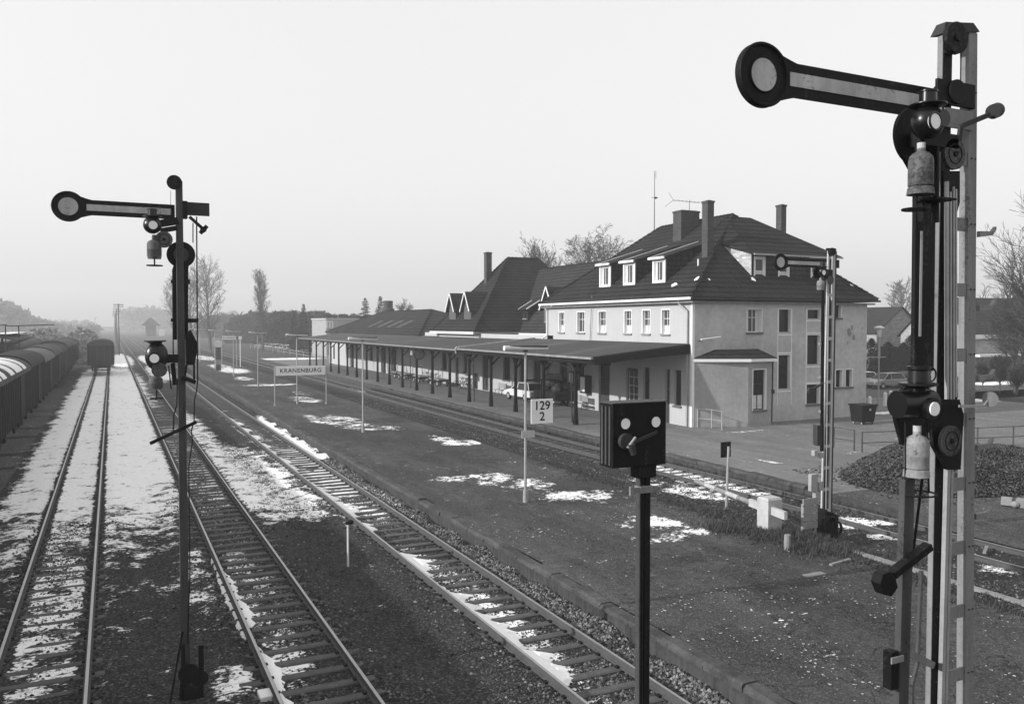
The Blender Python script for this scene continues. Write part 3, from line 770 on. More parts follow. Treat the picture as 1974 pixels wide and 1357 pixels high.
# three shed dormers over the track side
for k, (a, b) in enumerate(((42.25, 43.6), (45.55, 46.95), (48.5, 49.95))):
    dz0, dz1, dx = 8.85, 10.15, 30.95
    sb = MB(); sb.yz([(a - .08, dz1 + .1), (b + .08, dz1 + .1), (b + .08, dz1 + .24), (a - .08, dz1 + .24)], dx - .3, dx - .02)
    body = MB()
    for y in (a, b - .08):
        xe = 34.6
        body.loft([[(dx, y, dz0 - .3), (dx, y, dz1 + .1), (xe, y, 11.35), (xe, y, 11.2)], [(dx, y + .08, dz0 - .3), (dx, y + .08, dz1 + .1), (xe, y + .08, 11.35), (xe, y + .08, 11.2)]])
    dorm = body.build('dormer', m_tile, stn)
    rr = MB(); rr.loft([[(dx - .22, a - .14, dz1 + .12), (dx - .22, b + .14, dz1 + .12), (35.1, b + .14, 11.62), (35.1, a - .14, 11.62)], [(dx - .22, a - .14, dz1 + .22), (dx - .22, b + .14, dz1 + .22), (35.1, b + .14, 11.72), (35.1, a - .14, 11.72)]])
    rr.build('dormer_roof', m_tile2, dorm)
    vb = MB(); vb.bar((dx - .24, b + .16, dz1 + .2), (34.9, b + .16, 11.64), .06, .12); vb.box(dx - .32, dx - .225, a - .16, b + .16, dz1 + .1, dz1 + .24); vb.build('verge_board', m_trim, dorm)
    fr = MB(); fr.box(dx - .06, dx, a, a + .14, dz0 - .1, dz1 + .08); fr.box(dx - .06, dx, b - .14, b, dz0 - .1, dz1 + .08); fr.box(dx - .06, dx, a + .14, b - .14, dz0 - .1, dz0 + .04); fr.box(dx - .06, dx, a + .14, b - .14, dz1, dz1 + .08)
    fr.build('dormer_front', m_trim, dorm)
    window(stn, 'x', a + .15, b - .15, dz0 + .05, dz1 - .01, dx - .03, 1, bars=(1, 0), pane=m_glass2, sill=None, depth=.08, curtain=3)
# wide dormer in the end hip
dy = 39.25; ex0, ex1 = 35.1, 42.1; ez0, ez1 = 8.5, 10.4
wholes = [(35.35, 36.1, 9.05, 10.25), (37.3, 38.05, 9.05, 10.2), (40.0, 40.7, 9.1, 10.2)]
dw = MB(); wall(dw, 'y', dy, 1, ex0, ex1, ez0, ez1, wholes, .15); de = dw.build('end_dormer', m_tile2, stn)
for a, b, c, d in wholes: window(stn, 'y', a, b, c, d, dy, 1, bars=(0, 0), pane=m_glass2, sill=None, depth=.08, trim=.08, curtain=4, fw=.09)
ck = MB(); ck.loft([[(ex0 - .03, dy, ez0 - .1), (ex0 - .03, dy, ez1 + .05), (ex0 - 1.05, 42.05, 11.35)], [(ex0 + .05, dy, ez0 - .1), (ex0 + .05, dy, ez1 + .05), (ex0 - .95, 42.05, 11.35)]]); ck.build('dormer_cheek', m_shingle, de)
dr_ = MB(); dr_.loft([[(ex0 - .1, dy - .3, ez1), (ex1 + .2, dy - .3, ez1), (38.4, 43.0, 13.15), (36.2, 43.0, 13.15), (ex0 - 1.1, 42.1, 11.5)], [(ex0 - .1, dy - .3, ez1 + .12), (ex1 + .2, dy - .3, ez1 + .12), (38.4, 43.1, 13.27), (36.2, 43.1, 13.27), (ex0 - 1.1, 42.15, 11.62)]]); dr_.build('dormer_roof', m_tile, de)
dg = MB(); dg.box(ex0 - .12, ex1 + .2, dy - .42, dy - .305, ez1 - .02, ez1 + .08); dg.build('dormer_gutter', m_galv, de)
# chimneys
def chimney(x0, x1, y0, y1, z0, z1, parent, mat=m_brick):
    c = MB(); c.box(x0, x1, y0, y1, z0, z1 - .12); c.box(x0 - .04, x1 + .04, y0 - .04, y1 + .04, z1 - .119, z1); o = c.build('chimney', mat, parent)
    f = MB(); f.box(x0 - .07, x1 + .07, y0 - .07, y1 + .07, z0 + .02, z0 + .1); f.box(x0 + .1, x1 - .1, y0 + .1, y1 - .1, z1 + .001, z1 + .05); f.build('chimney_flashing', m_galv, o)
chimney(32.9, 33.38, 40.7, 41.25, 9.8, 13.75, stn)
chimney(35.0, 36.55, 46.1, 47.0, 11.3, 13.95, stn)
chimney(40.25, 40.68, 42.2, 42.7, 9.8, 14.15, stn)
chimney(37.6, 38.3, 57.2 - 1.4, 56.4, 10.2, 11.6 + .4, stn)
# snow scraps and vent on the tiles
vs_ = MB()
for px_, py_ in ((1343, 500), (1411, 520)):
    pass
Yv, Zv = ax(1346, 500, 32.2); vs_.tube((32.2, Yv, zroof(32.2) - .05), (32.2, Yv, zroof(32.2) + .38), .05, .05, 8); vs_.build('roof_vent', m_trim, stn)
for k_, (px_, py_, X_) in enumerate(((1345, 535, 31.0), (1300, 545, 30.6), (1240, 470, 33.4))):
    Y_, Z_ = ax(px_, py_, X_); rn = random.Random(k_); q_ = MB(); q_.face([(X_ + .28 * rn.uniform(.5, 1) * math.cos(u), Y_ + .5 * rn.uniform(.4, 1) * math.sin(u), zroof(X_ + .0) + .035) if False else (lambda dx, dy: (X_ + dx, Y_ + dy, zroof(X_ + dx) + .03))(.22 * rn.uniform(.5, 1) * math.cos(u), .35 * rn.uniform(.4, 1) * math.sin(u)) for u in [6.283 * i / 11 for i in range(11)]]); q_.build('snow_scrap', m_snow, rf)
for k_, (x_, y_, s_) in enumerate(((35.0, 39.0, .22), (43.1, 38.85, .2), (41.9, 40.3, .12), (31.6, 38.9, .10))):
    rn = random.Random(k_ + 9); ze_ = lambda y: ZE + .22 + (ZR - ZE - .22) * (y - EY0) / (RA - EY0)
    q_ = MB(); q_.face([(lambda dx, dy: (x_ + dx, y_ + dy, ze_(y_ + dy) + .035))(s_ * rn.uniform(.4, 1) * math.cos(u), s_ * .8 * rn.uniform(.5, 1) * math.sin(u)) for u in [6.283 * i / 11 for i in range(11)]]); q_.build('snow_scrap', m_snow, rf)
# roof aerials
for (px_, y_top, y_bot, X) in ((1262, 330, 440, 37.0),):
    Yt, Zt = ax(px_, y_top, X); aerial = MB(); aerial.tube((X, Yt, 12.2), (X, Yt, Zt), .035, .018, 6)
    aerial.tube((X - .25, Yt, Zt - 2.0), (X + .35, Yt, Zt - 2.0), .02, .02, 5); aerial.ball((X + .12, Yt, Zt - 2.0), .09)
    aerial.tube((X, Yt, Zt - .3), (X + .12, Yt, Zt - .3), .015, .015, 5); aerial.tube((X + .12, Yt, Zt - .6), (X + .12, Yt, Zt + .05), .012, .012, 5)
    aerial.build('aerial_mast', m_dgrey, stn)
an = MB(); an.tube((36.0, 46.5, 13.9), (36.0, 46.5, 14.75), .02, .015, 6); an.tube((34.6, 46.5, 14.65), (36.9, 46.5, 14.6), .014, .014, 5)
for i in range(6): an.tube((34.9 + i * .35, 46.2, 14.63), (34.9 + i * .35, 46.8, 14.63), .009, .009, 4)
an.tube((34.65, 46.5, 14.65), (34.1, 46.3, 15.1), .012, .012, 4); an.tube((34.65, 46.5, 14.65), (34.1, 46.7, 14.2), .012, .012, 4)
an.build('television_aerial', m_dgrey, stn)
# wall lamp on the end wall
wlm = MB(); wlm.tube((30.35, Y0 - .35, 5.32), (31.7, Y0 - .42, 5.46), .055, .045, 10); wlm.build('wall_lamp', m_lamp, stn)
wla = MB(); wla.bar((30.42, Y0, 5.22), (30.42, Y0 - .36, 5.30), .05, .05); wla.build('lamp_bracket', m_dgrey, stn)
# bay
by = [(30.12, Y0), (33.15, 37.25), (34.9, 37.25), (35.85, Y0)]
bz0, bz1 = .0, 4.0
bm = MB()
bm.face([(30.12, Y0, bz0), (33.15, 37.25, bz0), (33.15, 37.25, bz1), (30.12, Y0, bz1)])
wxa, wxb = ay(1418, 740, 37.25)[0], ay(1446, 740, 37.25)[0]
bwn = (wxa, wxb, 1.35, 3.72)
wall(bm, 'y', 37.25, 1, 33.15, 34.9, bz0, bz1, [(33.5, 34.45, 1.2, 3.55)], .25)
bm.face([(34.9, 37.25, bz0), (35.85, Y0, bz0), (35.85, Y0, bz1), (34.9, 37.25, bz1)])
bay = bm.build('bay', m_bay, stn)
window(stn, 'y', 33.5, 34.45, 1.2, 3.55, 37.25, 1, bars=(1, 1), frame=m_dgrey, pane=m_glass, trim=.05, depth=.22, curtain=4)
br_ = MB()
rim = [(30.0, Y0), (33.1, 36.95), (35.1, 36.95), (36.15, Y0)]
tops = [(31.6, Y0, 4.78), (34.6, Y0, 4.78)]
br_.face([(30.0, Y0, 4.22), (33.1, 36.95, 4.22), (32.4, 38.1, 4.72), (31.6, Y0, 4.72)]); br_.face([(33.1, 36.95, 4.22), (35.1, 36.95, 4.22), (34.2, 38.1, 4.72), (32.4, 38.1, 4.72)])
br_.face([(35.1, 36.95, 4.22), (36.15, Y0, 4.22), (34.9, Y0, 4.72), (34.2, 38.1, 4.72)]); br_.face([(31.6, Y0, 4.72), (32.4, 38.1, 4.72), (34.2, 38.1, 4.72), (34.9, Y0, 4.72)])
br_.build('bay_roof', m_tile, stn)
bf = MB()
for p, q in zip(rim[:-1], rim[1:]):
    bf.face([(p[0], p[1], 4.03), (q[0], q[1], 4.03), (q[0], q[1], 4.20), (p[0], p[1], 4.20)])
bf.face([(x, y, 4.03) for x, y in rim]); bf.build('bay_cornice', m_trim, stn)
pipe = MB(); pipe.path([(36.0, Y0 - .08, 4.0), (35.95, Y0 - .08, .2)], .04, 6); pipe.box(35.88, 36.05, Y0 - .2, Y0 - .06, 2.0, 2.25); pipe.build('downpipe', m_dgrey, stn)

# ------------------------------------------------------------------ annex B + steep cross wing C
anx = empty('station_wing', (30, 62, .25), 'steep roofed middle wing of the station with gabled dormers and tall chimney', 'building')
holes = []
for p0, p1, z0, z1, k in ((970, 983, 1.5, 3.6, 'w'), (1001, 1017, .3, 3.4, 'd'), (1028, 1042, .3, 3.4, 'd'), (930, 942, .3, 3.5, 'd'), (911, 921, .3, 1.7, 'd'), (894, 900, 1.7, 3.5, 'w'), (878, 884, .3, 3.0, 'd'), (852, 861, 1.7, 3.6, 'w'), (1058, 1066, 1.5, 3.5, 'w')):
    holes.append((yX(p1), yX(p0), z0, z1, k))
aw = MB(); wall(aw, 'x', 30.0, 1, 56.02, 83.5, 0, 5.35, [h[:4] for h in holes], .25)
aw.face([(30, 56.02, 0), (42, 56.02, 0), (42, 56.02, 5.3), (30, 56.02, 5.3)]); aw.face([(42, 56.02, 0), (42, 83.5, 0), (42, 83.5, 5.3), (42, 56.02, 5.3)])
aw.build('wall', m_white, anx)
for a, b, c, d, k in holes:
    if k == 'w': window(anx, 'x', a, b, c, d, 30.0, 1, bars=(1, 0), frame=m_dgrey, depth=.18)
    else:
        dm = MB(); dm.box(30.14, 30.19, a + .02, b - .02, c + .01, d - .02); q = dm.build('door', m_door, anx)
        hb = MB(); hb.box(30.08, 30.14, a + .12, a + .16, c + .98, c + 1.1); hb.build('door_handle', m_galv, q)
BX0, BXR, BX1, ZB, ridgeB = 33.9, 38.4, 42.9, 5.38, 11.6
rb = MB()
rb.face([(BX0, 55.2, ZB), (BX0, 73.3, ZB), (BXR, 73.3, ridgeB), (BXR, 55.2, ridgeB)]); rb.face([(BX1, 55.2, ZB), (BX1, 73.3, ZB), (BXR, 73.3, ridgeB), (BXR, 55.2, ridgeB)])
rb.face([(BX0, 55.2, ZB - .14), (BX0, 73.3, ZB - .14), (BX1, 73.3, ZB - .14), (BX1, 55.2, ZB - .14)]); rb.face([(BX0, 55.2, ZB - .14), (BX0, 73.3, ZB - .14), (BX0, 73.3, ZB), (BX0, 55.2, ZB)])
for i in range(42): rb.tube((BXR, 56 + i * .38, ridgeB + .02), (BXR, 56.36 + i * .38, ridgeB), .11, .09, 6)
rb.build('roof', m_tile2, anx)
fl_ = MB(); fl_.box(30.02, 34.2, 56.05, 68.95, 4.86, 4.97); fl_.build('flat_roof', m_felt, anx)
wb_ = MB(); wb_.box(34.25, 34.4, 56.05, 68.9, 4.971, 5.3); wb_.box(30.03, 42, 68.9, 69.05, 4.971, 5.4); wb_.build('wall', m_grey, anx)
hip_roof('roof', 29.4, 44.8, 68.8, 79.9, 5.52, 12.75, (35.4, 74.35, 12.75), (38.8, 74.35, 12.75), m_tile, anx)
g_ = MB(); g_.box(29.24, 29.398, 68.7, 80.0, 5.3, 5.5); g_.build('gutter', m_trim, anx)
g_ = MB(); g_.box(29.25, 33.9, 68.66, 68.798, 5.36, 5.48); g_.build('gutter', m_galv, anx)
g_ = MB(); g_.box(33.75, 33.898, 56.1, 68.6, 5.22, 5.38); g_.build('gutter', m_trim, anx)
g_ = MB(); g_.box(29.93, 29.998, 69.0, 79.0, 4.95, 5.3); g_.build('wall_band', m_trim, anx)
def gable_dormer(parent, X, yc, wd, zb, zw, zp, back, mat=m_tile, rw=.3):
    """front gable at x = X facing -x"""
    b = MB(); h = wd / 2
    b.loft([[(X, yc - h, zb), (X, yc + h, zb), (X, yc + h, zw), (X, yc, zp - .12), (X, yc - h, zw)], [(back, yc - h, zb), (back, yc + h, zb), (back, yc + h, zw), (back, yc, zp - .12), (back, yc - h, zw)]])
    d = b.build('dormer', m_slate, parent)
    r = MB(); hh = h + .28; zd = zw - .35
    for s in (-1, 1):
        r.loft([[(X - rw, yc, zp), (X - rw, yc + s * hh, zd), (X - rw, yc + s * hh, zd - .09), (X - rw, yc, zp - .09)], [(back, yc, zp), (back, yc + s * hh, zd), (back, yc + s * hh, zd - .09), (back, yc, zp - .09)]])
    r.build('dormer_roof', mat, d)
    v = MB()
    for s in (-1, 1): v.bar((X - rw - .03, yc, zp - .02), (X - rw - .03, yc + s * (hh + .02), zd - .02), .05, .14)
    v.build('verge_board', m_trim, d)
    window(parent, 'x', yc - h * .55, yc + h * .55, zb + .25, zw - .05, X - .03, 1, bars=(1, 0), pane=m_glass, sill=m_coping, depth=.10)
    return d
for px_, pk in ((867, 565), (896, 562)):
    yc, zp = ax(px_, pk, 30.0); gable_dormer(anx, 30.35, yc + .2, 1.7, 6.1, 7.75, zp, 33.0)
yc, zp = ax(1056, 552, 34.3); zw_ = ax(1050, 590, 34.5)[1]; zb_w = ax(1050, 622, 34.5)[1]; gable_dormer(anx, 34.55, yc + .25, 1.9, zb_w - .1, zw_, zp, 37.3)
yc, zp = ax(1010, 597, 34.5)
DX = 4.15; zt0 = zp - 7.25
sd_ = MB(); sd_.box(30.5 + DX, 32.5 + DX, yc - .55, yc + .55, 6.2 + zt0, 7.3 + zt0); q = sd_.build('dormer', m_tile, anx)
sr = MB(); sr.loft([[(30.2 + DX, yc - .8, 7.25 + zt0), (30.2 + DX, yc + .8, 7.25 + zt0), (32.2 + DX, yc + .8, 8.4 + zt0), (32.2 + DX, yc - .8, 8.4 + zt0)], [(30.2 + DX, yc - .8, 7.33 + zt0), (30.2 + DX, yc + .8, 7.33 + zt0), (32.2 + DX, yc + .8, 8.48 + zt0), (32.2 + DX, yc - .8, 8.48 + zt0)]]); sr.build('dormer_roof', m_tile, q)
for s_ in (-.82, .82): sr = MB(); sr.bar((30.2 + DX, yc + s_, 7.3 + zt0), (31.6 + DX, yc + s_, 8.1 + zt0), .1, .1); sr.build('verge_board', m_trim, q)
window(anx, 'x', yc - .35, yc + .35, 6.45 + zt0, 7.15 + zt0, 30.47 + DX, 1, bars=(1, 0), sill=m_coping, depth=.08)
# tall chimney on the wing
bx_ = None
for i in range(200):
    X = 29.5 + i * .05; Y, Z = ax(940, 541, X)
    if Z <= 5.52 + 1.205 * (X - 29.4) and Y > 68: bx_ = (X, Y, Z); break
if bx_ is None: bx_ = (33, 77, 9.5)
Yt, Zt = ax(940, 487, bx_[0])
chimney(bx_[0] - .28, bx_[0] + .3, bx_[1] - .35, bx_[1] + .25, bx_[2] - .5, Zt, anx)
sm = MB()
for cx, cz in ((1160 - 70, 535), ): pass
# ------------------------------------------------------------------ goods shed D
shed = empty('goods_shed', (30, 84, .25), 'long low goods shed with broad hipped roof at the far end of the platform canopy', 'building')
sh = [(yX(x1), yX(x0), z0, z1) for x0, x1, z0, z1 in ((652, 655, 1.0, 3.1), (643, 646, 1.0, 3.1), (713, 720, 1.5, 3.2), (754, 759, .3, 3.2), (735, 739, .3, 3.2), (697, 701, 1.4, 3.2))]
sw = MB(); wall(sw, 'x', 29.98, 1, 83.55, 126.5, 0, 5.0, sh, .25); sw.face([(29.98, 126.5, 0), (42, 126.5, 0), (42, 126.5, 5), (29.98, 126.5, 5)]); sw.face([(29.98, 83.55, 0), (42, 83.55, 0), (42, 83.55, 5), (29.98, 83.55, 5)])
sw.build('wall', m_white, shed)
for a, b, c, d in sh: window(shed, 'x', a, b, c, d, 29.98, 1, bars=(0, 1), frame=m_dgrey, depth=.18, sill=None)
for x in (681, 742, 762): Yp = yX(x); pl = MB(); pl.box(29.72, 29.975, Yp - .45, Yp + .45, .2, 4.2); pl.build('pilaster', m_door, shed)
(Yn, Zn), (Yf, Zf) = ax(843, 597, 36.2), ax(738, 599, 36.2)
hip_roof('roof', 29.5, 43, 84.0, 127, 5.02, 8.2, (36.2, Yn + 2, Zn), (36.2, Yf, Zn), m_tile2, shed)
for x in (722, 741, 760, 779):
    sk = MB()
    Y_, Z_ = ax(x, 630, 32.0); zr_ = lambda X: 5.02 + (Zn - 5.02) * (X - 29.5) / 6.7
    sk.face([(31.2, Y_ - .5, zr_(31.2) + .03), (31.2, Y_ + .9, zr_(31.2) + .03), (33.2, Y_ + .9, zr_(33.2) + .03), (33.2, Y_ - .5, zr_(33.2) + .03)])
    sk.build('skylight', m_skyl, shed)
Yc, Zc = ax(748, 580, 37.5); ch = MB(); ch.lathe((37.5, Yc, 7), [(1.0, 0), (.95, 1.5), (.72, 1.6), (.72, Zc - 7)], 20); ch.build('chimney', m_brick, shed)

# ------------------------------------------------------------------ platform canopy
can = empty('platform_canopy', (24.6, 38.6, .27), 'long dark felted platform canopy on timber posts along the station', 'canopy')
CF, CW, CY0, CY1 = 23.5, 29.97, 38.62, 117.0
for y0, y1, dz in ((CY0, 58.0, .10), (58.02, CY1, 0.0)):
    c = MB(); c.loft([[(CF, y0, 4.22 + dz), (CW, y0, 4.86 + dz), (CW, y0, 4.98 + dz), (CF, y0, 4.34 + dz)], [(CF, y1, 4.22 + dz), (CW, y1, 4.86 + dz), (CW, y1, 4.98 + dz), (CF, y1, 4.34 + dz)]])
    c.build('canopy_roof', m_felt, can)
g_ = MB(); g_.box(CF - .13, CF - .002, CY0, 58, 4.28, 4.40); g_.box(CF - .13, CF - .002, 58.05, CY1, 4.20, 4.30); g_.build('gutter', m_coping, can)
g_ = MB(); g_.loft([[(CF, 58.0, 4.44), (CW, 58.0, 5.08), (CW, 58.0, 5.16), (CF, 58.0, 4.52)], [(CF, 58.14, 4.44), (CW, 58.14, 5.08), (CW, 58.14, 5.16), (CF, 58.14, 4.52)]]); g_.path([(CF - .1, 58.1, 4.5), (CF - .25, 58.1, 4.3), (CF - .15, 58.1, 4.0)], .05, 6); g_.build('parapet_strip', m_blockpaint, can)
fa = MB(); fa.loft([[(CF, CY0 - .09, 4.02), (CW, CY0 - .09, 4.50), (CW, CY0 - .09, 5.02), (CF, CY0 - .09, 4.36)], [(CF, CY0 - .01, 4.02), (CW, CY0 - .01, 4.50), (CW, CY0 - .01, 5.02), (CF, CY0 - .01, 4.36)]]); fa.build('end_fascia', m_wood, can)
bmz = MB(); bmz.box(24.5, 24.7, CY0 + .1, CY1 - .2, 3.92, 4.18); bmz.box(CF + .02, CF + .1, CY0 + .02, CY1, 4.02, 4.20); bmz.build('beam', m_wood, can)
rfm = MB()
y = CY0 + .3
while y < CY1 - .2:
    rfm.loft([[(CF + .12, y, 4.10), (CW - .02, y, 4.72), (CW - .02, y, 4.845), (CF + .12, y, 4.225)], [(CF + .12, y + .1, 4.10), (CW - .02, y + .1, 4.72), (CW - .02, y + .1, 4.845), (CF + .12, y + .1, 4.225)]]); y += 1.35
rfm.build('rafters', m_wood, can, kind='stuff')
def post_at(Yp, dbl=False):
    p = MB(); z0 = .27
    p.bar((24.6, Yp, z0 + .0), (24.6, Yp, z0 + 1.0), .26, .26, .17, .17); p.bar((24.6, Yp, z0 + 1.0), (24.6, Yp, 3.92), .17, .17)
    p.bar((24.6, Yp, 3.45), (24.6, Yp + .42, 3.93), .10, .10); p.bar((24.6, Yp, 3.45), (24.6, Yp - .42, 3.93), .10, .10); p.bar((24.6, Yp, 3.2), (25.5, Yp, 4.1), .10, .10)
    return p
base = post_at(42.35).build('canopy_post', m_wood, can)
for k in range(1, 19):
    c = base.copy(); col.objects.link(c); c.parent = can; c.location = base.location + Vector((0, 4.05 * k, 0))
# gutter spouts
sp = MB()
for Yp in (43.6, 58.3, 73): sp.path([(CF - .07, Yp, 4.25), (CF + .02, Yp, 3.95), (24.45, Yp - .9, 3.6), (24.45, Yp - 1.1, .4)], .04, 6)
sp.build('spout', m_dgrey, can)
# ------------------------------------------------------------------ things under the canopy
def bench(Yb, label):
    t = empty('platform_bench', (29.25, Yb, .27), label, 'bench', 'wooden benches by the station wall')
    s = MB()
    for i in range(4): s.box(29.02 + i * .11, 29.11 + i * .11, Yb - .85, Yb + .85, .70, .735)
    s.build('seat', m_galv, t)
    s = MB()
    for i in range(3): s.box(29.47, 29.50, Yb - .85, Yb + .85, .84 + i * .14, .95 + i * .14)
    s.build('backrest', m_galv, t)
    for d in (-.65, .65):
        l = MB(); l.path([(29.05, Yb + d, .27), (29.12, Yb + d, .69), (29.46, Yb + d, .69), (29.54, Yb + d, 1.25)], .025, 6); l.tube((29.46, Yb + d, .69), (29.42, Yb + d, .27), .025, .025, 6); l.build('leg', m_black, t)
bench(yX(1116, 29.25), 'slatted bench by the station wall near the first canopy post')
bench(yX(964, 29.25), 'slatted bench by the wall left of the white car')
def wheel(c, r, wd, parent, axis='x'):
    c = Vector(c); a = Vector((1, 0, 0)) if axis == 'x' else Vector((0, 1, 0))
    w_ = MB(); w_.disc(c - a * wd / 2, r, wd, axis, 20); o = w_.build('wheel', m_tyre, parent, bevel=.02)
    h_ = MB(); h_.disc(c - a * (wd / 2 + .006), r * .58, wd + .012, axis, 16); h_.build('rim', m_galv, o)
    return o
def car(loc, label, mat, rz=0.0, L=4.1, Wd=1.6, Ht=1.38, snow=False, low=False, group=None, name='parked_car'):
    """nose towards local +y, built at the origin"""
    t = empty(name, (0, 0, 0), label, 'car', group)
    hw = Wd / 2
    b = MB()
    prof = [(-L/2, .35), (-L/2, .78), (-L/2 + .12, .86), (L/2 - .95, .88), (L/2 - .12, .72), (L/2, .60), (L/2, .35)]
    rings = []
    for x, k in ((-hw, .94), (-hw + .07, 1.0), (hw - .07, 1.0), (hw, .94)):
        rings.append([(x, y * (1 if abs(x) < hw else .985), .35 + (z - .35) * k) for y, z in prof])
    b.loft(rings); b.build('body', mat, t, bevel=.03, world=False)
    c = MB(); zt = Ht
    cab = [(-L/2 + .25, .85), (-L/2 + .62, zt), (L/2 - 1.75, zt), (L/2 - 1.05, .86)]
    c.loft([[(-hw + .1, y, z) for y, z in cab[:1]] + [(-hw + .24, y, z) for y, z in cab[1:3]] + [(-hw + .1, cab[3][0], cab[3][1])], [(hw - .1, y, z) for y, z in cab[:1]] + [(hw - .24, y, z) for y, z in cab[1:3]] + [(hw - .1, cab[3][0], cab[3][1])]])
    c.build('cabin_glass', m_glass, t, world=False)
    r_ = MB(); r_.box(-hw + .25, hw - .25, -L/2 + .60, L/2 - 1.72, zt - .02, zt + .035)
    for s in (-1, 1):
        for (ya, za, yb, zb) in ((-L/2 + .27, .86, -L/2 + .62, zt), (0, .86, .02, zt), (L/2 - 1.05, .86, L/2 - 1.75, zt)):
            r_.bar((s * (hw - .105), ya, za), (s * (hw - .245), yb, zb), .05, .07)
    r_.build('roof', (m_snow if snow else mat), t, world=False, bevel=.015)
    if snow:
        s_ = MB(); s_.box(-hw + .12, hw - .12, L/2 - .98, L/2 - .18, .80, .90); s_.build('snow_cover', m_snow, t, world=False)
    for sx in (-1, 1):
        for sy in (-L/2 + .75, L/2 - .8): wheel((sx * (hw - .08), sy, .30), .30, .18, t)
    if not low:
        for s in (-1, 1):
            h_ = MB(); h_.disc((s * (hw - .28), L/2 - .02, .60), .09, .04, 'y', 14); h_.build('headlight', m_lens, t, world=False)
        bp = MB(); bp.box(-hw + .02, hw - .02, L/2 - .01, L/2 + .07, .38, .48); bp.box(-hw + .02, hw - .02, -L/2 - .07, -L/2 + .01, .38, .48); bp.build('bumper', m_galv, t, world=False, bevel=.02)
    t.location = loc; t.rotation_euler = (0, 0, rz)
    return t
cxy = gz(994, 772, .27)
car((cxy[0] + .9, cxy[1] + .2, .26), 'white car parked under the canopy beside the dark loaded trailer', m_carw, rz=R(4))
# loaded trailer behind the car
tr_x, tr_y = cxy[0] + .9, cxy[1] - 4.6
tl = empty('loaded_trailer', (tr_x, tr_y, .27), 'dark trailer heaped with tarpaulined goods behind the white car', 'trailer')
b = MB(); b.box(tr_x - .85, tr_x + .85, tr_y - 1.7, tr_y + 1.7, .75, 1.35); b.build('bed', m_black, tl, bevel=.02)
b = MB(); rn = random.Random(4)
for i in range(16): b.ball((tr_x + rn.uniform(-.6, .6), tr_y + rn.uniform(-1.4, 1.4), 1.5 + rn.uniform(-.1, .5)), rn.uniform(.25, .42), 1, 1.2, .8, 8, 6)
b.build('load', m_dgrey, tl)
b = MB(); b.tube((tr_x - .6, tr_y + .3, 2.25), (tr_x + .5, tr_y - .3, 2.35), .28, .28, 12); b.build('roll', m_coping, tl)
for sx in (-.9, .9): wheel((tr_x + sx, tr_y - .3, .62), .35, .18, tl)
b = MB(); b.bar((tr_x, tr_y + 1.7, .8), (tr_x, tr_y + 2.5, .7), .08, .08); b.build('drawbar', m_black, tl)
# phone box / cabinets on the wall
def cabinet(Yb, z0, z1, wd, dp, mat, label, name='wall_cabinet', cat='cabinet'):
    t = empty(name, (30, Yb, z0), label, cat)
    b = MB(); b.box(30 - dp, 29.995, Yb - wd / 2, Yb + wd / 2, z0, z1); b.build('housing', mat, t, bevel=.03)
    b = MB(); b.box(30 - dp - .02, 30 - dp - .001, Yb - wd * .38, Yb + wd * .38, z0 + .12, z1 - .12); b.build('front', m_lamp if mat is m_black else m_sign, t)
cabinet(yX(1135), 1.4, 2.65, .8, .5, m_black, 'black vending box on the wall right of the bench')
cabinet(yX(1102), 1.75, 2.8, .75, .06, m_dgrey, 'framed timetable board on the wall beside the dark door', 'notice_board', 'notice board')
cabinet(yX(1063), 2.0, 2.5, .5, .05, m_dgrey, 'small notice fixed on the wall above the trailer', 'notice_board', 'notice board')
# hanging clock
kx, (kY, kZ) = 24.0, ax(808, 683, 24.0)
ck = empty('hanging_clock', (kx, kY, kZ), 'round clock hanging under the middle of the canopy edge', 'clock')
b = MB(); b.disc((kx, kY - .08, kZ), .48, .16, 'y', 28); b.build('case', m_dgrey, ck)
b = MB(); b.disc((kx, kY - .095, kZ), .40, .014, 'y', 28); f = b.build('dial', m_coping, ck)
b = MB(); b.bar((kx, kY - .10, kZ), (kx + .16, kY - .10, kZ + .12), .03, .01); b.bar((kx, kY - .10, kZ), (kx - .05, kY - .10, kZ - .3), .025, .01); b.build('hands', m_ink, f)
b = MB(); b.tube((kx, kY, kZ + .47), (kx, kY, 4.12), .03, .03, 6); b.build('hanger', m_dgrey, ck)
Yl, Zl = ax(797, 680, 24.0)
b = MB(); b.box(23.8, 24.2, Yl - .3, Yl + .3, Zl - .22, Zl + .16); o = b.build('sign_box', m_coping, label='small white box sign hanging left of the round canopy clock', cat='sign')
# luggage trolleys
def trolley():
    t = empty('luggage_trolley', (0, 0, 0), None, 'trolley', 'luggage trolleys under the canopy')
    b = MB(); b.box(-.55, .55, -1.3, 1.3, .62, .70)
    b.build('deck', m_galv, t, world=False)
    b = MB(); b.box(-.5, .5, -1.2, -1.1, .45, .615); b.box(-.5, .5, 1.1, 1.2, .45, .615); b.box(-.4, -.32, -1.1, 1.1, .5, .6); b.box(.32, .4, -1.1, 1.1, .5, .6); b.build('chassis', m_black, t, world=False)
    b = MB()
    for x in (-.5, 0, .5): b.tube((x, 1.27, .7), (x, 1.35, 1.5), .025, .025, 6)
    b.tube((-.5, 1.35, 1.5), (.5, 1.35, 1.5), .025, .025, 6); b.build('end_rail', m_black, t, world=False)
    for sx in (-.5, .5):
        for sy in (-.85, .85): wheel((sx, sy, .28), .28, .07, t)
    return t
tp = trolley()
tl_names = ['luggage trolley nearest the camera in the row of trolleys under the canopy', 'second luggage trolley of the row under the canopy', 'third luggage trolley of the row under the canopy, below the hanging clock', 'farthest luggage trolley of the row, by the first window of the goods shed']
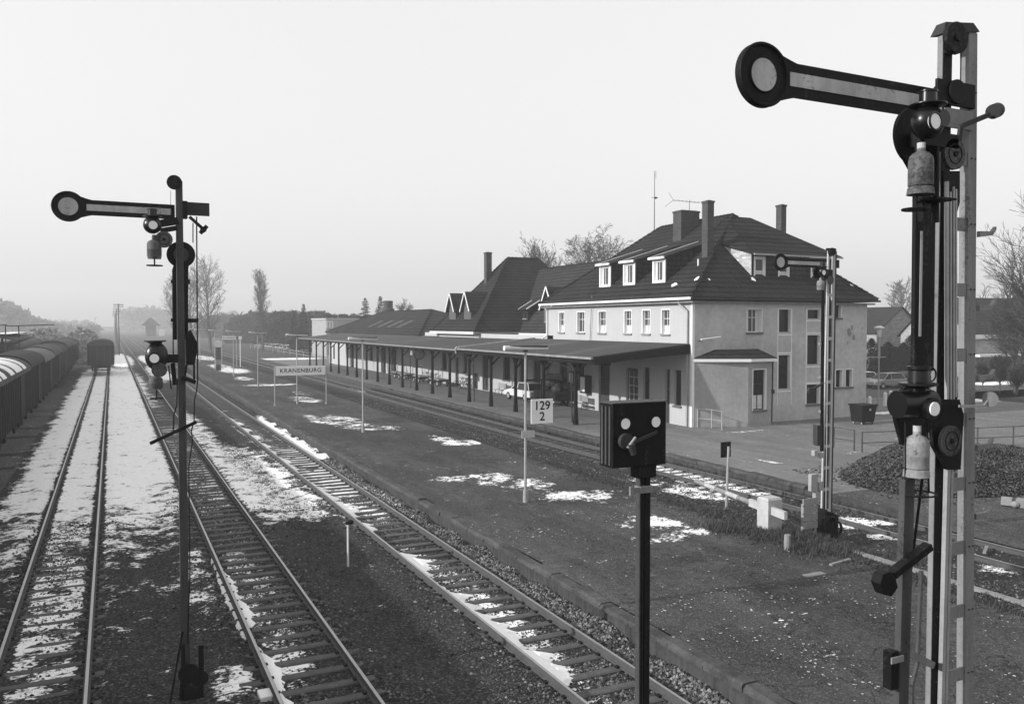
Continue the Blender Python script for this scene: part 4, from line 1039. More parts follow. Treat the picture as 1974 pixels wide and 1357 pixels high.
for i, x in enumerate((846, 812, 783, 764)):
    t = tp if i == 0 else copy_tree(tp)
    t.location = (28.3, ax(x, 730, 28.3)[0], .27); t['label'] = tl_names[i]; t.rotation_euler = (0, 0, R((2, -3, 1, 4)[i]))
def bicycle():
    t = empty('bicycle', (0, 0, 0), None, 'bicycle', 'bicycles parked against the station wall')
    for y in (-.52, .52):
        b = MB(); b.ring((0, y, .34), .32, .022, 'x', 24, 5)
        for i in range(10): b.tube((0, y, .34), (0, y + .31 * math.cos(i * .628), .34 + .31 * math.sin(i * .628)), .004, .004, 3)
        b.build('wheel', m_tyre, t, world=False)
    b = MB(); b.path([(0, -.52, .34), (0, -.05, .32), (0, -.18, .88), (0, .38, .9), (0, -.05, .32)], .018, 6); b.path([(0, -.52, .34), (0, -.17, .8)], .013, 6); b.path([(0, .52, .34), (0, .40, .72), (0, .36, 1.02)], .018, 6); b.build('frame', m_dgrey, t, world=False)
    b = MB(); b.path([(-.25, .28, 1.05), (-.2, .38, 1.06), (.2, .38, 1.06), (.25, .28, 1.05)], .014, 6); b.build('handlebar', m_galv, t, world=False)
    b = MB(); b.box(-.07, .07, -.32, -.06, .90, .96); b.build('saddle', m_black, t, world=False, bevel=.02)
    return t
bp_ = bicycle()
for i, (x, a) in enumerate(((905, 60), (897, 75), (889, 50), (838, 65), (829, 80), (821, 55))):
    t = bp_ if i == 0 else copy_tree(bp_)
    t.location = (29.4, ax(x, 740, 29.4)[0], .27); t.rotation_euler = (0, R(6), R(a))
    t['label'] = ('nearest', 'middle', 'farthest')[i % 3] + (' bicycle leaning by the narrow wall door' if i < 3 else ' bicycle leaning at the wall behind the luggage trolleys')

# ------------------------------------------------------------------ platform lamps, name signs, clock
def lamp(X, Y, label):
    t = empty('platform_lamp', (X, Y, .38), label, 'lamp', 'tube lamps on the island platform')
    p = MB(); p.tube((X, Y, .38), (X, Y, .78), .085, .075, 12); p.tube((X, Y, .78), (X, Y, 5.34), .048, .038, 10); p.build('pole', m_galv, t, smooth=True)
    s = MB(); s.tube((X - .78, Y - .02, 5.43), (X + .82, Y + .02, 5.40), .085, .06, 10); s.build('lamp_tube', m_lamp, t, smooth=True)
    s = MB(); s.box(X - .60, X + .80, Y - .07, Y + .07, 5.455, 5.50); s.box(X - .06, X + .06, Y - .05, Y + .05, 5.30, 5.40); s.build('lamp_housing', m_dgrey, t, bevel=.01)
    return t
LL = [(12.12, 24.12, 'lamp post nearest the camera on the island platform, carrying the kilometre sign'), (12.12, 43.6, 'second lamp post on the island platform, right of the station name sign'), (12.14, 61.3, 'lamp post standing behind the middle of the station name sign'), (12.2, 79.7, 'lamp post just left of the station name sign'), (12.2, 96.8, 'lamp post between the platform clock and the name sign'), (12.2, 115.5, 'lamp post just behind the platform clock'), (12.2, 136, 'lamp post beyond the platform clock, second from the far end'), (12.2, 158, 'farthest visible lamp post of the island platform')]
for X, Y, lb in LL: lamp(X, Y, lb)
# far side lamps
for i, (x, y) in enumerate(((590, 716), (726, 700))):
    pass
# km sign hangs from the nearest lamp
ks = empty('kilometre_sign', (12.72, 24.0, 3.1), 'white kilometre board reading 129 over 2 hung beside the nearest lamp post', 'sign')
(sx0, sz1), (sx1, sz0) = ay(1024, 770, 24.0), ay(1066, 815, 24.0)
b = MB(); b.box(sx0, sx1, 24.0, 24.03, sz0, sz1); b.build('board', m_sign, ks, bevel=.006)
b = MB(); b.box(12.1, (sx0 + sx1) / 2 + .05, 24.03, 24.07, sz1 + .60, sz1 + .66); b.tube(((sx0+sx1)/2, 24.05, sz1 + .66), ((sx0+sx1)/2, 24.05, sz1 - .05), .018, .018, 6); b.tube((12.15, 24.05, sz1 - .1), (sx0 + .05, 24.05, sz1 - .1), .012, .012, 5); b.build('bracket', m_dgrey, ks)
mx_ = (sx0 + sx1) / 2; hz_ = sz1 - sz0
text_mesh('lettering', '129', hz_ * .50, m_ink, ks, (mx_, 23.993, sz0 + hz_ * .72), (R(90), 0, 0))
text_mesh('lettering', '2', hz_ * .50, m_ink, ks, (mx_, 23.993, sz0 + hz_ * .28), (R(90), 0, 0))
(px0, pz1), (px1, pz0) = ay(1006, 831, 24.0), ay(1031, 843, 24.0)
b = MB(); b.box(px0, px1, 24.01, 24.03, pz0, pz1); o = b.build('small_plate', m_label, label='blank little white plate strapped low on the nearest lamp post', cat='sign')
# station name signs
def name_sign(xa, xb, Y, z0, z1, txt, label, ts=.62):
    t = empty('station_name_sign', ((xa + xb) / 2, Y, .38), label, 'sign')
    b = MB(); b.box(xa, xb, Y, Y + .06, z0, z1); b.build('board', m_sign, t, bevel=.01)
    for x in (xa - .06, xb + .06):
        p = MB(); p.tube((x, Y + .03, .38), (x, Y + .03, z1 + .02), .04, .04, 8); p.tube((x, Y + .03, .38), (x, Y + .03, .52), .07, .07, 8); p.build('post', m_galv, t)
    if txt:
        text_mesh('lettering', txt, (z1 - z0) * ts, m_ink, t, ((xa + xb) / 2, Y - .006, (z0 + z1) / 2), (R(90), 0, 0), space=1.12)
name_sign(10.45, 14.0, 60.35, 2.53, 3.2, 'KRANENBURG', 'white station name board reading KRANENBURG on two posts')
(fa0, fb1), (fa1, fb0) = ay(428, 648, 118), ay(455, 654.5, 118)
name_sign(fa0, fa1, 118, fb0, fb1, 'KRANENBURG', 'distant white station name board right of the platform clock')
c_, d_ = ay(460, 648, 118.), ay(466, 654.5, 118.)
b = MB(); b.box(c_[0], d_[0], 118, 118.1, d_[1], c_[1]); b.tube(((c_[0]+d_[0])/2, 118.1, .38), ((c_[0]+d_[0])/2, 118.1, c_[1]), .05, .05, 6); b.build('distant_board', m_sign, label='small pale board right of the distant name sign', cat='sign')
gc = (12.06, 110.26)
pc = empty('platform_clock', (gc[0], gc[1], .38), 'round white clock on a thick dark pillar on the island platform', 'clock')
b = MB(); b.box(gc[0] - .3, gc[0] + .3, gc[1] - .2, gc[1] + .2, .38, 3.3); b.build('pillar', m_mast2, pc, bevel=.03)
b = MB(); b.box(gc[0] - .33, gc[0] + .33, gc[1] - .23, gc[1] + .23, 1.1, 1.75); b.build('poster_panel', m_coping, pc)
b = MB(); b.disc((gc[0], gc[1] - .15, 3.72), .56, .3, 'y', 26); b.build('case', m_galv, pc)
b = MB(); b.disc((gc[0], gc[1] - .17, 3.72), .49, .018, 'y', 26); f = b.build('dial', m_lamp, pc)
b = MB(); b.bar((gc[0], gc[1] - .18, 3.72), (gc[0] + .2, gc[1] - .18, 3.62), .05, .01); b.bar((gc[0], gc[1] - .18, 3.72), (gc[0] - .28, gc[1] - .18, 3.88), .04, .01); b.build('hands', m_ink, f)

# ------------------------------------------------------------------ the three semaphore signals
def poly(P, Y, th, pts): return P.xz([ay(x, y, Y) for x, y in pts], Y, Y + th)
def gas_bottle(t, cx, ytop, yshould, ybase, r, Y, mat, lab=True, flare=True):
    """cx, y* are sightings on the plane Y"""
    X, zt = ay(cx, ytop, Y); zs = ay(cx, yshould, Y)[1]; zb = ay(cx, ybase, Y)[1]
    H = zs - zb
    p = [(r * .93, 0), (r * .93, H * .08)]
    if flare: p = [(r * 1.10, -.01), (r * 1.02, H * .14), (r * .9, H * .17)]
    p += [(r, H * .2), (r, H * .52), (r * 1.015, H * .53), (r, H * .55), (r * .99, H * .86), (r * .9, H * .97), (r * .62, H * 1.06), (r * .34, H * 1.10), (r * .3, zt - zb)]
    b = MB(); b.lathe((X, Y, zb), p, 26); o = b.build('gas_bottle', mat, t, smooth=True)
    if lab:
        b = MB(); b.lathe((X, Y, zt - .045), [(r * .33, 0), (r * .33, .045)], 14); b.build('bottle_collar', m_label, o)
    return X, zb
def lantern(t, cx, cy, r, Y, lx=None, ly=None, lr=None, cap=True, body=1.0):
    X, Z = ay(cx, cy, Y)
    b = MB(); b.ball((X, Y, Z), r, 1.0, .9, body, 20, 12)
    if cap:
        b.lathe((X, Y, Z + r * body * .8), [(r * .62, 0), (r * .75, r * .12), (r * 1.05, r * .16), (r * 1.05, r * .22), (r * .5, r * .32), (r * .48, r * .9), (r * .55, r * .92), (r * .55, r * 1.02)], 18)
    b.disc((X, Y - r * 1.12, Z), r * .5, r * .5, 'y', 20)
    o = b.build('lantern', m_blackgloss, t, smooth=True)
    L, zz = ay(lx, ly, Y - r * 1.15)
    b = MB(); b.disc((L, Y - r * 1.17, zz), lr, .02, 'y', 26); b.build('lens', m_lens, o)
    b = MB(); b.ring((L, Y - r * 1.16, zz), lr * 1.12, lr * .16, 'y', 24, 6); b.build('lens_rim', m_blackgloss, o)
    return X, Z
def arm_part(t, dc, tip, y0s, y1s, Y, rO, rI, panel, name='signal_arm'):
    """dc = disc centre sighting, tip = x of the inner end, y0s/y1s = (top at disc, top at end), (bottom at disc, bottom at end)"""
    X, Z = ay(*dc, Y)
    hw = (ay(dc[0] + 60, y0s[0], Y)[1] - ay(dc[0] + 60, y1s[0], Y)[1]) / 2
    Xe = ay(tip, (y0s[1] + y1s[1]) / 2, Y)[0]
    a0 = math.asin(min(.95, hw * 1.05 / rO))
    n = 40; pts = []
    for i in range(n + 1):
        a = a0 + .22 + (2 * math.pi - 2 * a0 - .44) * i / n
        pts.append((X + rO * math.cos(a), Z + rO * math.sin(a)))
    pts = pts + [(X + rO * 1.15, Z - hw * 1.12), (X + rO * 1.4, Z - hw), (Xe, Z - hw), (Xe, Z + hw), (X + rO * 1.4, Z + hw), (X + rO * 1.15, Z + hw * 1.12)]
    b = MB(); b.xz(pts, Y, Y + .035); o = b.build(name, m_black, t)
    b = MB(); b.disc((X, Y - .006, Z), rI, .005, 'y', 36)
    b.box(X + rO * 1.08, Xe - .06 if panel else Xe, Y - .006, Y - .001, Z - hw * .42, Z + hw * .42)
    b.build('arm_face', m_signalw, o)
    b = MB(); b.ring((X, Y - .004, Z), rO - .012, .014, 'y', 40, 6); b.ring((X, Y - .004, Z), rI + .008, .008, 'y', 36, 6)
    b.build('arm_rim', m_black, o)
    return X, Z, hw
# --- big near signal
YB = 4.2
big = empty('semaphore_signal', (5.7, YB, -.15), 'tall semaphore close at the right edge with round ended arm, two lanterns and gas bottles', 'railway signal', 'semaphore signals')
def mast_col(b, top, bot, Y, wd, dp, zt=None, z0=-.2, side=0):
    (xa, za), (xb, zb) = ay(*top, Y), ay(*bot, Y)
    if zt is None: zt = za
    sl = (xb - xa) / (zb - za)
    f = lambda z: xa + sl * (z - za)
    b.loft([[(f(z), Y, z), (f(z) + wd, Y, z), (f(z) + wd, Y + dp, z), (f(z), Y + dp, z)] for z in (z0, zt)])
    return f
c1 = MB(); fL = mast_col(c1, (1818, 62), (1798, 1100), YB, .10, .045, zt=8.33); c1.build('mast_column', m_mast, big, bevel=.004)
wb = MB(); wb.loft([[(fL(z) + .004, YB - .004, z), (fL(z) + .1005, YB - .004, z), (fL(z) + .1005, YB - .0005, z), (fL(z) + .004, YB - .0005, z)] for z in (-.2, 8.2)]); wb.build('mast_dark_strip', m_black, big)  # black plate painting in the shade on the left channel's front
c2 = MB(); fR = mast_col(c2, (1868, 62), (1861.6, 1100), YB, .10, .075, zt=8.40); c2.build('mast_column', m_mast, big, bevel=.004)
z = 7.4
while z > -.1:
    bt = MB(); bt.box(fL(z) + .101, fR(z) - .001, YB + .01, YB + .022, z, z + .10); bt.build('mast_batten', m_mast, big); z -= .495
bt = MB(); bt.box(fL(7.75) + .02, fR(7.75) + .02, YB - .02, YB - .002, 7.66, 7.80); bt.build('mast_batten', m_mast, big)
cp = MB(); a, b_ = fL(8.33), fR(8.4)
cp.loft([[(a - .01, YB - .01, 8.34), (b_ + .11, YB - .01, 8.41), (b_ + .11, YB + .10, 8.41), (a - .01, YB + .10, 8.34)], [(a + .03, YB + .0, 8.43), (b_ + .05, YB, 8.47), (b_ + .05, YB + .08, 8.47), (a + .03, YB + .08, 8.43)]]); cp.build('mast_cap', m_dgrey, big)
X, Z = ay(1837, 76, YB - .02); pu = MB(); pu.disc((X, YB - .06, Z), .115, .04, 'y', 24); pu.disc((X, YB - .075, Z), .03, .07, 'y', 12); pu.build('pulley', m_black, big)
cb = MB(); X, Z = ay(1853, 90, YB - .03); cb.tube((X, YB - .03, Z), (X, YB - .03, ay(1853, 168, YB)[1]), .005, .005, 5); cb.build('wire', m_dgrey, big)
arm_part(big, (1472, 144.5), 1812, (124, 162), (188, 214), YB + .08, .212, .108, True)
pv = MB(); X, Z = ay(1836, 180, YB); pv.disc((X, YB - .05, Z), .09, .16, 'y', 20); pv.box(X - .2, X + .22, YB - .03, YB - .005, Z - .1, Z + .08); pv.build('arm_pivot', m_black, big, bevel=.004)
# second, drooping arm seen behind the upper lantern
YS = YB - .04
X, Z = ay(1766, 262, YS); r = .205
pts = [(X + r * math.cos(t), Z + r * math.sin(t)) for t in [R(-60) + R(300) * i / 36 for i in range(37)]]
b0, b1 = ay(1765, 410, YS), ay(1803, 410, YS); e0, e1 = ay(1762, 715, YS), ay(1800, 715, YS)
d = MB(); d.xz(pts + [(b0[0], b0[1] + .25), (e0[0], e0[1]), (e1[0], e1[1]), (b1[0], b1[1] + .3)], YS, YS + .03); so_ = d.build('lower_arm', m_black, big)
d = MB(); hx = ay(1776, 440, YS - .01); hx2 = ay(1779, 440, YS - .01); d.box(hx[0], hx2[0] + .008, YS - .006, YS - .001, e0[1] + .25, hx[1] - .02); d.build('arm_face', m_signalw, so_)
# upper lantern and bottle
lantern(big, 1788, 236, .118, YB - .22, 1803, 234, .052)
lh = MB(); X, Z = ay(1790, 330, YB - .15); lh.box(X - .06, X + .30, YB - .16, YB - .04, Z + .18, Z + .28)
lh.bar((X - .06, YB - .15, Z - .36), (X - .09, YB - .13, Z + .25), .02, .05); lh.bar((X + .08, YB - .15, Z - .36), (X + .09, YB - .13, Z + .25), .02, .05); lh.box(X - .10, X + .10, YB - .30, YB - .10, Z - .22, Z - .205); lh.build('lantern_bracket', m_black, big)
gas_bottle(big, 1776, 276, 300, 373, .082, YB - .24, m_bottle3)
hw_ = MB(); X, Z = ay(1765, 404, YB - .24); hw_.ring((X, YB - .24, Z), .085, .008, 'z', 24, 6); hw_.tube((X, YB - .24, Z), (X, YB - .24, Z + .12), .012, .012, 8); hw_.bar((X - .08, YB - .24, Z), (X + .08, YB - .24, Z), .01, .015); hw_.build('hand_ring', m_black, big)
X, Z = ay(1841.5, 297, YB - .2)
def grey_disc(cx, cy, Y, rr, mat=m_bottle2):
    X, Z = ay(cx, cy, Y); b = MB(); b.disc((X, Y, Z), rr, .03, 'y', 30); o = b.build('round_weight', mat, big)
    b = MB(); b.ring((X, Y - .002, Z), rr * .62, .004, 'y', 28, 5); b.disc((X, Y - .012, Z), rr * .18, .02, 'y', 14); b.build('hub', m_black, o)
grey_disc(1841.5, 297, YB - .16, .112)
lv = MB(); p0, p1 = ay(1852, 244, YB - .12), ay(1906, 222, YB - .12); lv.bar((p0[0], YB - .12, p0[1]), (p1[0], YB - .12, p1[1]), .03, .035)
q0 = ay(1847, 285, YB - .12); lv.bar((p0[0], YB - .12, p0[1]), (q0[0], YB - .12, q0[1]), .035, .02); lv.build('lever', m_dgrey, big)
p1 = ay(1917, 216, YB - .12); lv = MB(); lv.tube((p1[0] - .03, YB - .13, p1[1] - .005), (p1[0] + .045, YB - .11, p1[1] + .02), .055, .055, 16); lv.build('balance_weight', m_dgrey, big)
# guide rods and square tubes between the columns
for (x0, x1, yt, yb2) in ((1823, 1827, 350, 775), (1830.5, 1833, 370, 770), (1836.5, 1839, 360, 772), (1840.5, 1843.5, 365, 765)):
    b = MB(); pa, pb = ay(x0, yt, YB - .03), ay(x0, yb2, YB - .03); wd = ay(x1, yt, YB - .03)[0] - pa[0]
    b.bar((pa[0] + wd/2, YB - .03, pa[1]), (pb[0] + wd/2, YB - .03, pb[1]), wd, wd); b.build('guide_rod', m_galv, big)
for (x0, x1, yt, yb2) in ((1823, 1829, 902, 1357), (1832, 1836, 902, 1357)):
    b = MB(); pa, pb = ay(x0, yt, YB - .03), ay(x0 - 9, yb2, YB - .03); wd = ay(x1, yt, YB - .03)[0] - pa[0]
    b.bar((pa[0] + wd/2, YB - .03, pa[1]), (pb[0] + wd/2 - .06, YB - .03, .1), wd, wd); b.build('guide_rod', m_galv, big)
pl_ = MB(); pa, pb = ay(1836, 320, YB - .05), ay(1849, 910, YB - .05)
pl_.xz([ay(1818, 330, YB - .01), ay(1850, 330, YB - .01), ay(1850, 390, YB - .01), ay(1845, 410, YB - .01), ay(1845, 770, YB - .01), ay(1822, 770, YB - .01)], YB - .012, YB - .006); pl_.build('back_plate', m_black, big)
# lower lantern, its round housing and bottle
X, Z = ay(1766, 792, YB - .1)
pts = [(X + .21 * math.cos(t), Z + .21 * math.sin(t)) for t in [R(-35) + R(240) * i / 30 for i in range(31)]]
e0 = ay(1741, 858, YB - .1); e1 = ay(1775, 862, YB - .1)
d = MB(); d.xz(pts + [e0, e1], YB - .10, YB - .07); d.build('housing_plate', m_black, big)
X, Z = ay(1773, 778, YB - .25)
d = MB(); d.tube((X - .19, YB - .22, Z + .0), (X + .10, YB - .26, Z), .095, .095, 24); d.lathe((X - .02, YB - .25, Z + .08), [(.05, 0), (.055, .03), (.125, .05), (.125, .065), (.07, .075), (.065, .15), (.075, .16), (.075, .18)], 20)
d.ring((X + .11, YB - .25, Z + .2), .05, .006, 'y', 16, 5)
d.build('lantern', m_blackgloss, big, smooth=True)
X, Z = ay(1800, 788, YB - .36); d = MB(); d.disc((X, YB - .36, Z), .075, .14, 'y', 26); ln = d.build('lens_housing', m_blackgloss, big)
d = MB(); d.disc((X, YB - .372, Z), .047, .01, 'y', 26); d.build('lens', m_lens, ln)
gas_bottle(big, 1768, 820, 845, 915, .080, YB - .26, m_bottle)
hw_ = MB(); X, Z = ay(1768, 951, YB - .24); hw_.ring((X, YB - .24, Z), .125, .007, 'z', 26, 6); hw_.tube((X + .05, YB - .24, Z + .1), (X + .0, YB - .2, Z - .55), .01, .01, 6)
for s in (-.12, .12): hw_.tube((X + s, YB - .24, Z), (X + s * .9, YB - .22, Z + .62), .007, .007, 5)
hw_.build('bottle_cradle', m_black, big)
lh = MB(); X, Z = ay(1815, 830, YB - .12); lh.xz([ay(1792, 770, YB - .06), ay(1850, 770, YB - .06), ay(1858, 800, YB - .06), ay(1852, 905, YB - .06), ay(1826, 905, YB - .06), ay(1800, 860, YB - .06)], YB - .06, YB - .03); lh.build('lantern_bracket', m_black, big)
grey_disc(1835, 850, YB - .14, .112)
lv = MB(); p0, p1 = ay(1850, 783, YB - .1), ay(1896, 783, YB - .1); lv.bar((p0[0], YB - .1, p0[1]), (p1[0], YB - .1, p1[1]), .02, .02); p2 = ay(1905, 770, YB - .1); lv.bar((p1[0], YB - .1, p1[1]), (p2[0], YB - .1, p2[1]), .02, .02); lv.build('lever', m_galv, big)
p2 = ay(1909, 769, YB - .1); lv = MB(); lv.tube((p2[0] - .03, YB - .12, p2[1]), (p2[0] + .03, YB - .08, p2[1]), .055, .055, 16); lv.build('balance_weight', m_mast, big)
# left hoisting post
b = MB(); xa, za = ay(1745, 925, YB - .25); xb, zb = ay(1733, 1350, YB - .25); sl = (xb - xa) / (zb - za)
b.loft([[(xa + sl * (z - za), YB - .25, z), (xa + sl * (z - za) + .10, YB - .25, z), (xa + sl * (z - za) + .10, YB - .20, z), (xa + sl * (z - za), YB - .20, z)] for z in (-.2, za)]); b.build('hoist_post', m_mast2, big, bevel=.004)
p0, p1 = ay(1790, 1052, YB - .28), ay(1717, 1108, YB - .28)
b = MB(); b.bar((p0[0], YB - .28, p0[1]), (p1[0], YB - .28, p1[1]), .07, .05); b.build('lever', m_black, big, bevel=.004)
b = MB(); b.xz([ay(x, y, YB - .32) for x, y in ((1697, 1106), (1712, 1100), (1722, 1112), (1727, 1130), (1715, 1148), (1700, 1145), (1692, 1124))], YB - .34, YB - .26); b.build('balance_weight', m_black, big, bevel=.006)
b = MB(); p0, p1 = ay(1748, 1256, YB - .2), ay(1795, 1280, YB - .02); b.bar((p0[0], YB - .2, p0[1]), (p1[0], YB - .02, p1[1]), .05, .05); b.build('brace', m_mast, big)
b = MB(); p0, p1 = ay(1719, 1258, YB - .27), ay(1731, 1327, YB - .27); b.box(p0[0], p1[0], YB - .27, YB - .2, p1[1], p0[1]); p2 = ay(1719, 1268, YB - .28), ay(1735, 1275, YB - .28); b.build('cable_box', m_black, big)
b = MB(); p2 = ay(1719, 1268, YB - .28), ay(1734, 1276, YB - .28); b.box(p2[0][0], p2[1][0] + .04, YB - .283, YB - .273, p2[1][1], p2[0][1]); b.build('clamp', m_mast, big)
b = MB(); b.path([(*ay(1776, 1100, YB - .1)[:1], YB - .1, ay(1776, 1100, YB - .1)[1])] + [(ay(x, y, YB - .1)[0], YB - .1, ay(x, y, YB - .1)[1]) for x, y in ((1768, 1280), (1758, 1320), (1757, 1500), (1757, 1700))], .016, 8); b.build('cable', m_mast2, big)
# climbing irons
for x, y in ((1886, 458), (1885, 600), (1884, 735), (1881, 868), (1879, 1000)):
    X, Z = ay(x, y, YB + .03); b = MB(); b.loft([[(X - .02, YB, Z), (X - .02, YB, Z + .045), (X - .02, YB + .03, Z + .045), (X - .02, YB + .03, Z)], [(X + .13, YB - .0, Z + .02), (X + .13, YB, Z + .05), (X + .13, YB + .03, Z + .05), (X + .13, YB + .03, Z + .02)], [(X + .17, YB, Z + .065), (X + .17, YB, Z + .09), (X + .17, YB + .03, Z + .09), (X + .17, YB + .03, Z + .065)]]); b.build('climbing_iron', m_mast, big)
z = 7.9
while z > 2.6:
    for f_, o_ in ((fL, .052), (fR, .03), (fR, .075)):
        b = MB(); b.disc((f_(z) + o_, YB - .011, z + .05), .006, .008, 'y', 8); b.build('bolt', m_dgrey, big)
    z -= .495
bs = MB(); bs.box(5.3, 6.2, YB - .3, YB + .4, -.35, -.05); bs.build('base', m_concrete, big)

# --- left signal
YL = 15.15
lef = empty('semaphore_signal', (1.05, YL, -.2), 'left semaphore on a slim mast between the snowy tracks, horizontal arm pointing left', 'railway signal', 'semaphore signals')
b = MB()
(xa, za), (xb, zb) = ay(338.5, 347, YL), ay(346.5, 1050, YL); sl = (xb - xa) / (zb - za); f = lambda z: xa + sl * (z - za)
wd_ = lambda z: .108 + (8.6 - z) * .0045
b.loft([[(f(z), YL, z), (f(z) + wd_(z), YL, z), (f(z) + wd_(z), YL + .10, z), (f(z), YL + .10, z)] for z in (-.2, 8.62)]); b.build('mast', m_mast2, lef, bevel=.008)
b = MB()
X, Z = ay(336, 352, YL - .02); b.disc((X, YL - .05, Z), .12, .05, 'y', 22); b.build('pulley', m_black, lef)
arm_part(lef, (131.5, 398), 337, (384, 388), (413, 418), YL + .14, .245, .145, True)
b = MB(); p0, p1 = ay(352, 389, YL + .14), ay(404, 417, YL + .14); b.box(p0[0], p1[0], YL + .14, YL + .18, p1[1], p0[1]); b.build('arm_counterplate', m_dgrey, lef, bevel=.004)
b = MB(); p0, p1 = ay(352, 387, YL - .04), ay(362, 421, YL - .04); b.box(p0[0], p1[0], YL - .04, YL + .13, p1[1], p0[1]); b.build('arm_pivot', m_black, lef, bevel=.01)
lantern(lef, 294, 434, .145, YL - .2, 295, 434, .07)
b = MB(); p0, p1 = ay(305, 432, YL - .16), ay(340, 426, YL - .06); b.bar((p0[0], YL - .16, p0[1]), (p1[0] + .02, YL - .06, p1[1]), .06, .12); p2 = ay(310, 445, YL - .16); b.bar((p2[0], YL - .16, p2[1]), (p1[0], YL - .06, p1[1] - .12), .05, .08); b.build('lantern_bracket', m_black, lef)
gas_bottle(lef, 297, 453, 466, 499, .113, YL - .2, m_bottle2, lab=False, flare=False)
b = MB(); X, Z = ay(298, 512, YL - .2); b.ring((X, YL - .2, Z), .12, .01, 'z', 22, 6); b.tube((X, YL - .2, Z), (X, YL - .2, Z + .11), .014, .014, 6); b.bar((X - .12, YL - .2, Z), (X + .12, YL - .2, Z), .02, .02); b.build('hand_ring', m_black, lef)
b = MB(); X, Z = ay(316, 462, YL - .24); b.disc((X, YL - .26, Z), .135, .04, 'y', 26); o = b.build('round_weight', m_bottle2, lef)
b = MB(); b.ring((X, YL - .262, Z), .085, .006, 'y', 24, 5); b.disc((X, YL - .275, Z), .025, .02, 'y', 10); b.build('hub', m_black, o)
# drooping second arm behind the mast
X, Z = ay(349, 491, YL + .16)
pts = [(X + .23 * math.cos(t), Z + .225 * math.sin(t)) for t in [R(-58) + R(296) * i / 36 for i in range(37)]]
e0, e1 = ay(333, 655, YL + .16), ay(363, 655, YL + .16); n0, n1 = ay(332, 520, YL + .16), ay(363, 520, YL + .16)
b = MB(); b.xz(pts + [n0, e0, e1, n1], YL + .16, YL + .19); o = b.build('lower_arm', m_black, lef)
b = MB(); b.disc((X, YL + .154, Z), .125, .005, 'y', 30); b.build('arm_face', m_mast2, o)
b = MB(); p0, p1 = ay(365, 418, YL), ay(392, 442, YL); b.bar((p0[0], YL, p0[1]), (p1[0], YL, p1[1]), .05, .03); b.build('lever', m_black, lef)
b = MB(); p0, p1 = ay(386, 450, YL), ay(399, 436, YL); b.tube((p0[0], YL, p0[1]), (p1[0], YL, p1[1]), .035, .035, 10); b.disc((*ay(392, 443, YL)[:1], YL - .06, ay(392, 443, YL)[1]), .05, .12, 'y', 12); b.build('balance_weight', m_black, lef)
b = MB()
for x0, y0, x1, y1, r in ((379, 418, 381, 735, .012), (372, 430, 372, 468, .010), (333, 555, 334, 690, .011), (329, 368, 329, 420, .004)):
    p, q = ay(x0, y0, YL - .02), ay(x1, y1, YL - .02); b.tube((p[0], YL - .02, p[1]), (q[0], YL - .02, q[1]), r, r, 6)
b.path([(ay(x, y, YL - .02)[0], YL - .02, ay(x, y, YL - .02)[1]) for x, y in ((381, 735), (379, 752), (375, 770), (374, 812), (369, 830), (371, 850), (364, 900), (366, 1100), (362, 1240))], .011, 6)
b.path([(ay(x, y, YL - .05)[0], YL - .05, ay(x, y, YL - .05)[1]) for x, y in ((342, 730), (341, 780), (335, 800), (334, 830))], .012, 6)
b.build('wire', m_black, lef)
b = MB()
for y in (543, 617):
    p, q = ay(332, y, YL - .03), ay(338, y, YL - .03); b.box(p[0] - .02, q[0], YL - .06, YL, p[1] - .03, p[1] + .03)
p, q = ay(356, 614, YL + .05), ay(382, 622, YL + .05); b.box(p[0], q[0], YL, YL + .06, q[1], p[1]); p, q = ay(358, 539, YL + .05), ay(366, 548, YL + .05); b.box(p[0], q[0], YL, YL + .06, q[1], p[1]); b.build('guide_bracket', m_black, lef)
b = MB(); b.xz([ay(x, y, YL + .1) for x, y in ((357, 650), (366, 635), (380, 662), (378, 680), (374, 703), (358, 703))], YL - .05, YL + .14); b.build('rear_housing', m_black, lef, bevel=.02)
b = MB(); p, q = ay(360, 703, YL), ay(356, 728, YL); b.bar((p[0], YL, p[1]), (q[0], YL, q[1]), .03, .03); p, q = ay(374, 703, YL), ay(374, 735, YL); b.bar((p[0], YL, p[1]), (q[0], YL, q[1]), .03, .03)
p, q = ay(350, 727, YL - .04), ay(377, 737, YL - .04); b.bar((p[0], YL - .04, p[1]), (q[0], YL - .04, q[1]), .07, .07); b.build('crank', m_black, lef)
# lower lantern
X, Z = ay(302, 690, YL - .25)
b = MB(); b.ball((X, YL - .22, Z + .03), .19, .95, .8, 1.25, 20, 12); b.lathe((X - .02, YL - .22, Z + .24), [(.1, 0), (.12, .02), (.17, .03), (.17, .05), (.08, .06)], 16); b.build('lantern', m_blackgloss, lef, smooth=True)
L, zz = ay(297.5, 691, YL - .42); b = MB(); b.disc((L, YL - .41, zz), .105, .12, 'y', 24); o = b.build('lens_housing', m_blackgloss, lef)
b = MB(); b.disc((L, YL - .425, zz), .072, .012, 'y', 24); b.build('lens', m_lens, o)
b = MB(); X, Z = ay(307, 713, YL - .38); b.disc((X, YL - .4, Z), .12, .03, 'y', 24); b.build('round_weight', m_bottle2, lef)
b = MB(); p0, p1 = ay(318, 691, YL - .14), ay(342, 691, YL - .1); b.bar((p0[0], YL - .14, p0[1]), (p1[0], YL - .1, p1[1]), .12, .14); p0, p1 = ay(333, 700, YL - .1), ay(337, 742, YL - .1); b.bar((p0[0], YL - .1, p0[1]), (p1[0], YL - .1, p1[1]), .07, .05); p0, p1 = ay(325, 705, YL - .1), ay(330, 750, YL - .1); b.bar((p0[0], YL - .1, p0[1]), (p1[0], YL - .1, p1[1]), .02, .02); b.build('lantern_bracket', m_black, lef)
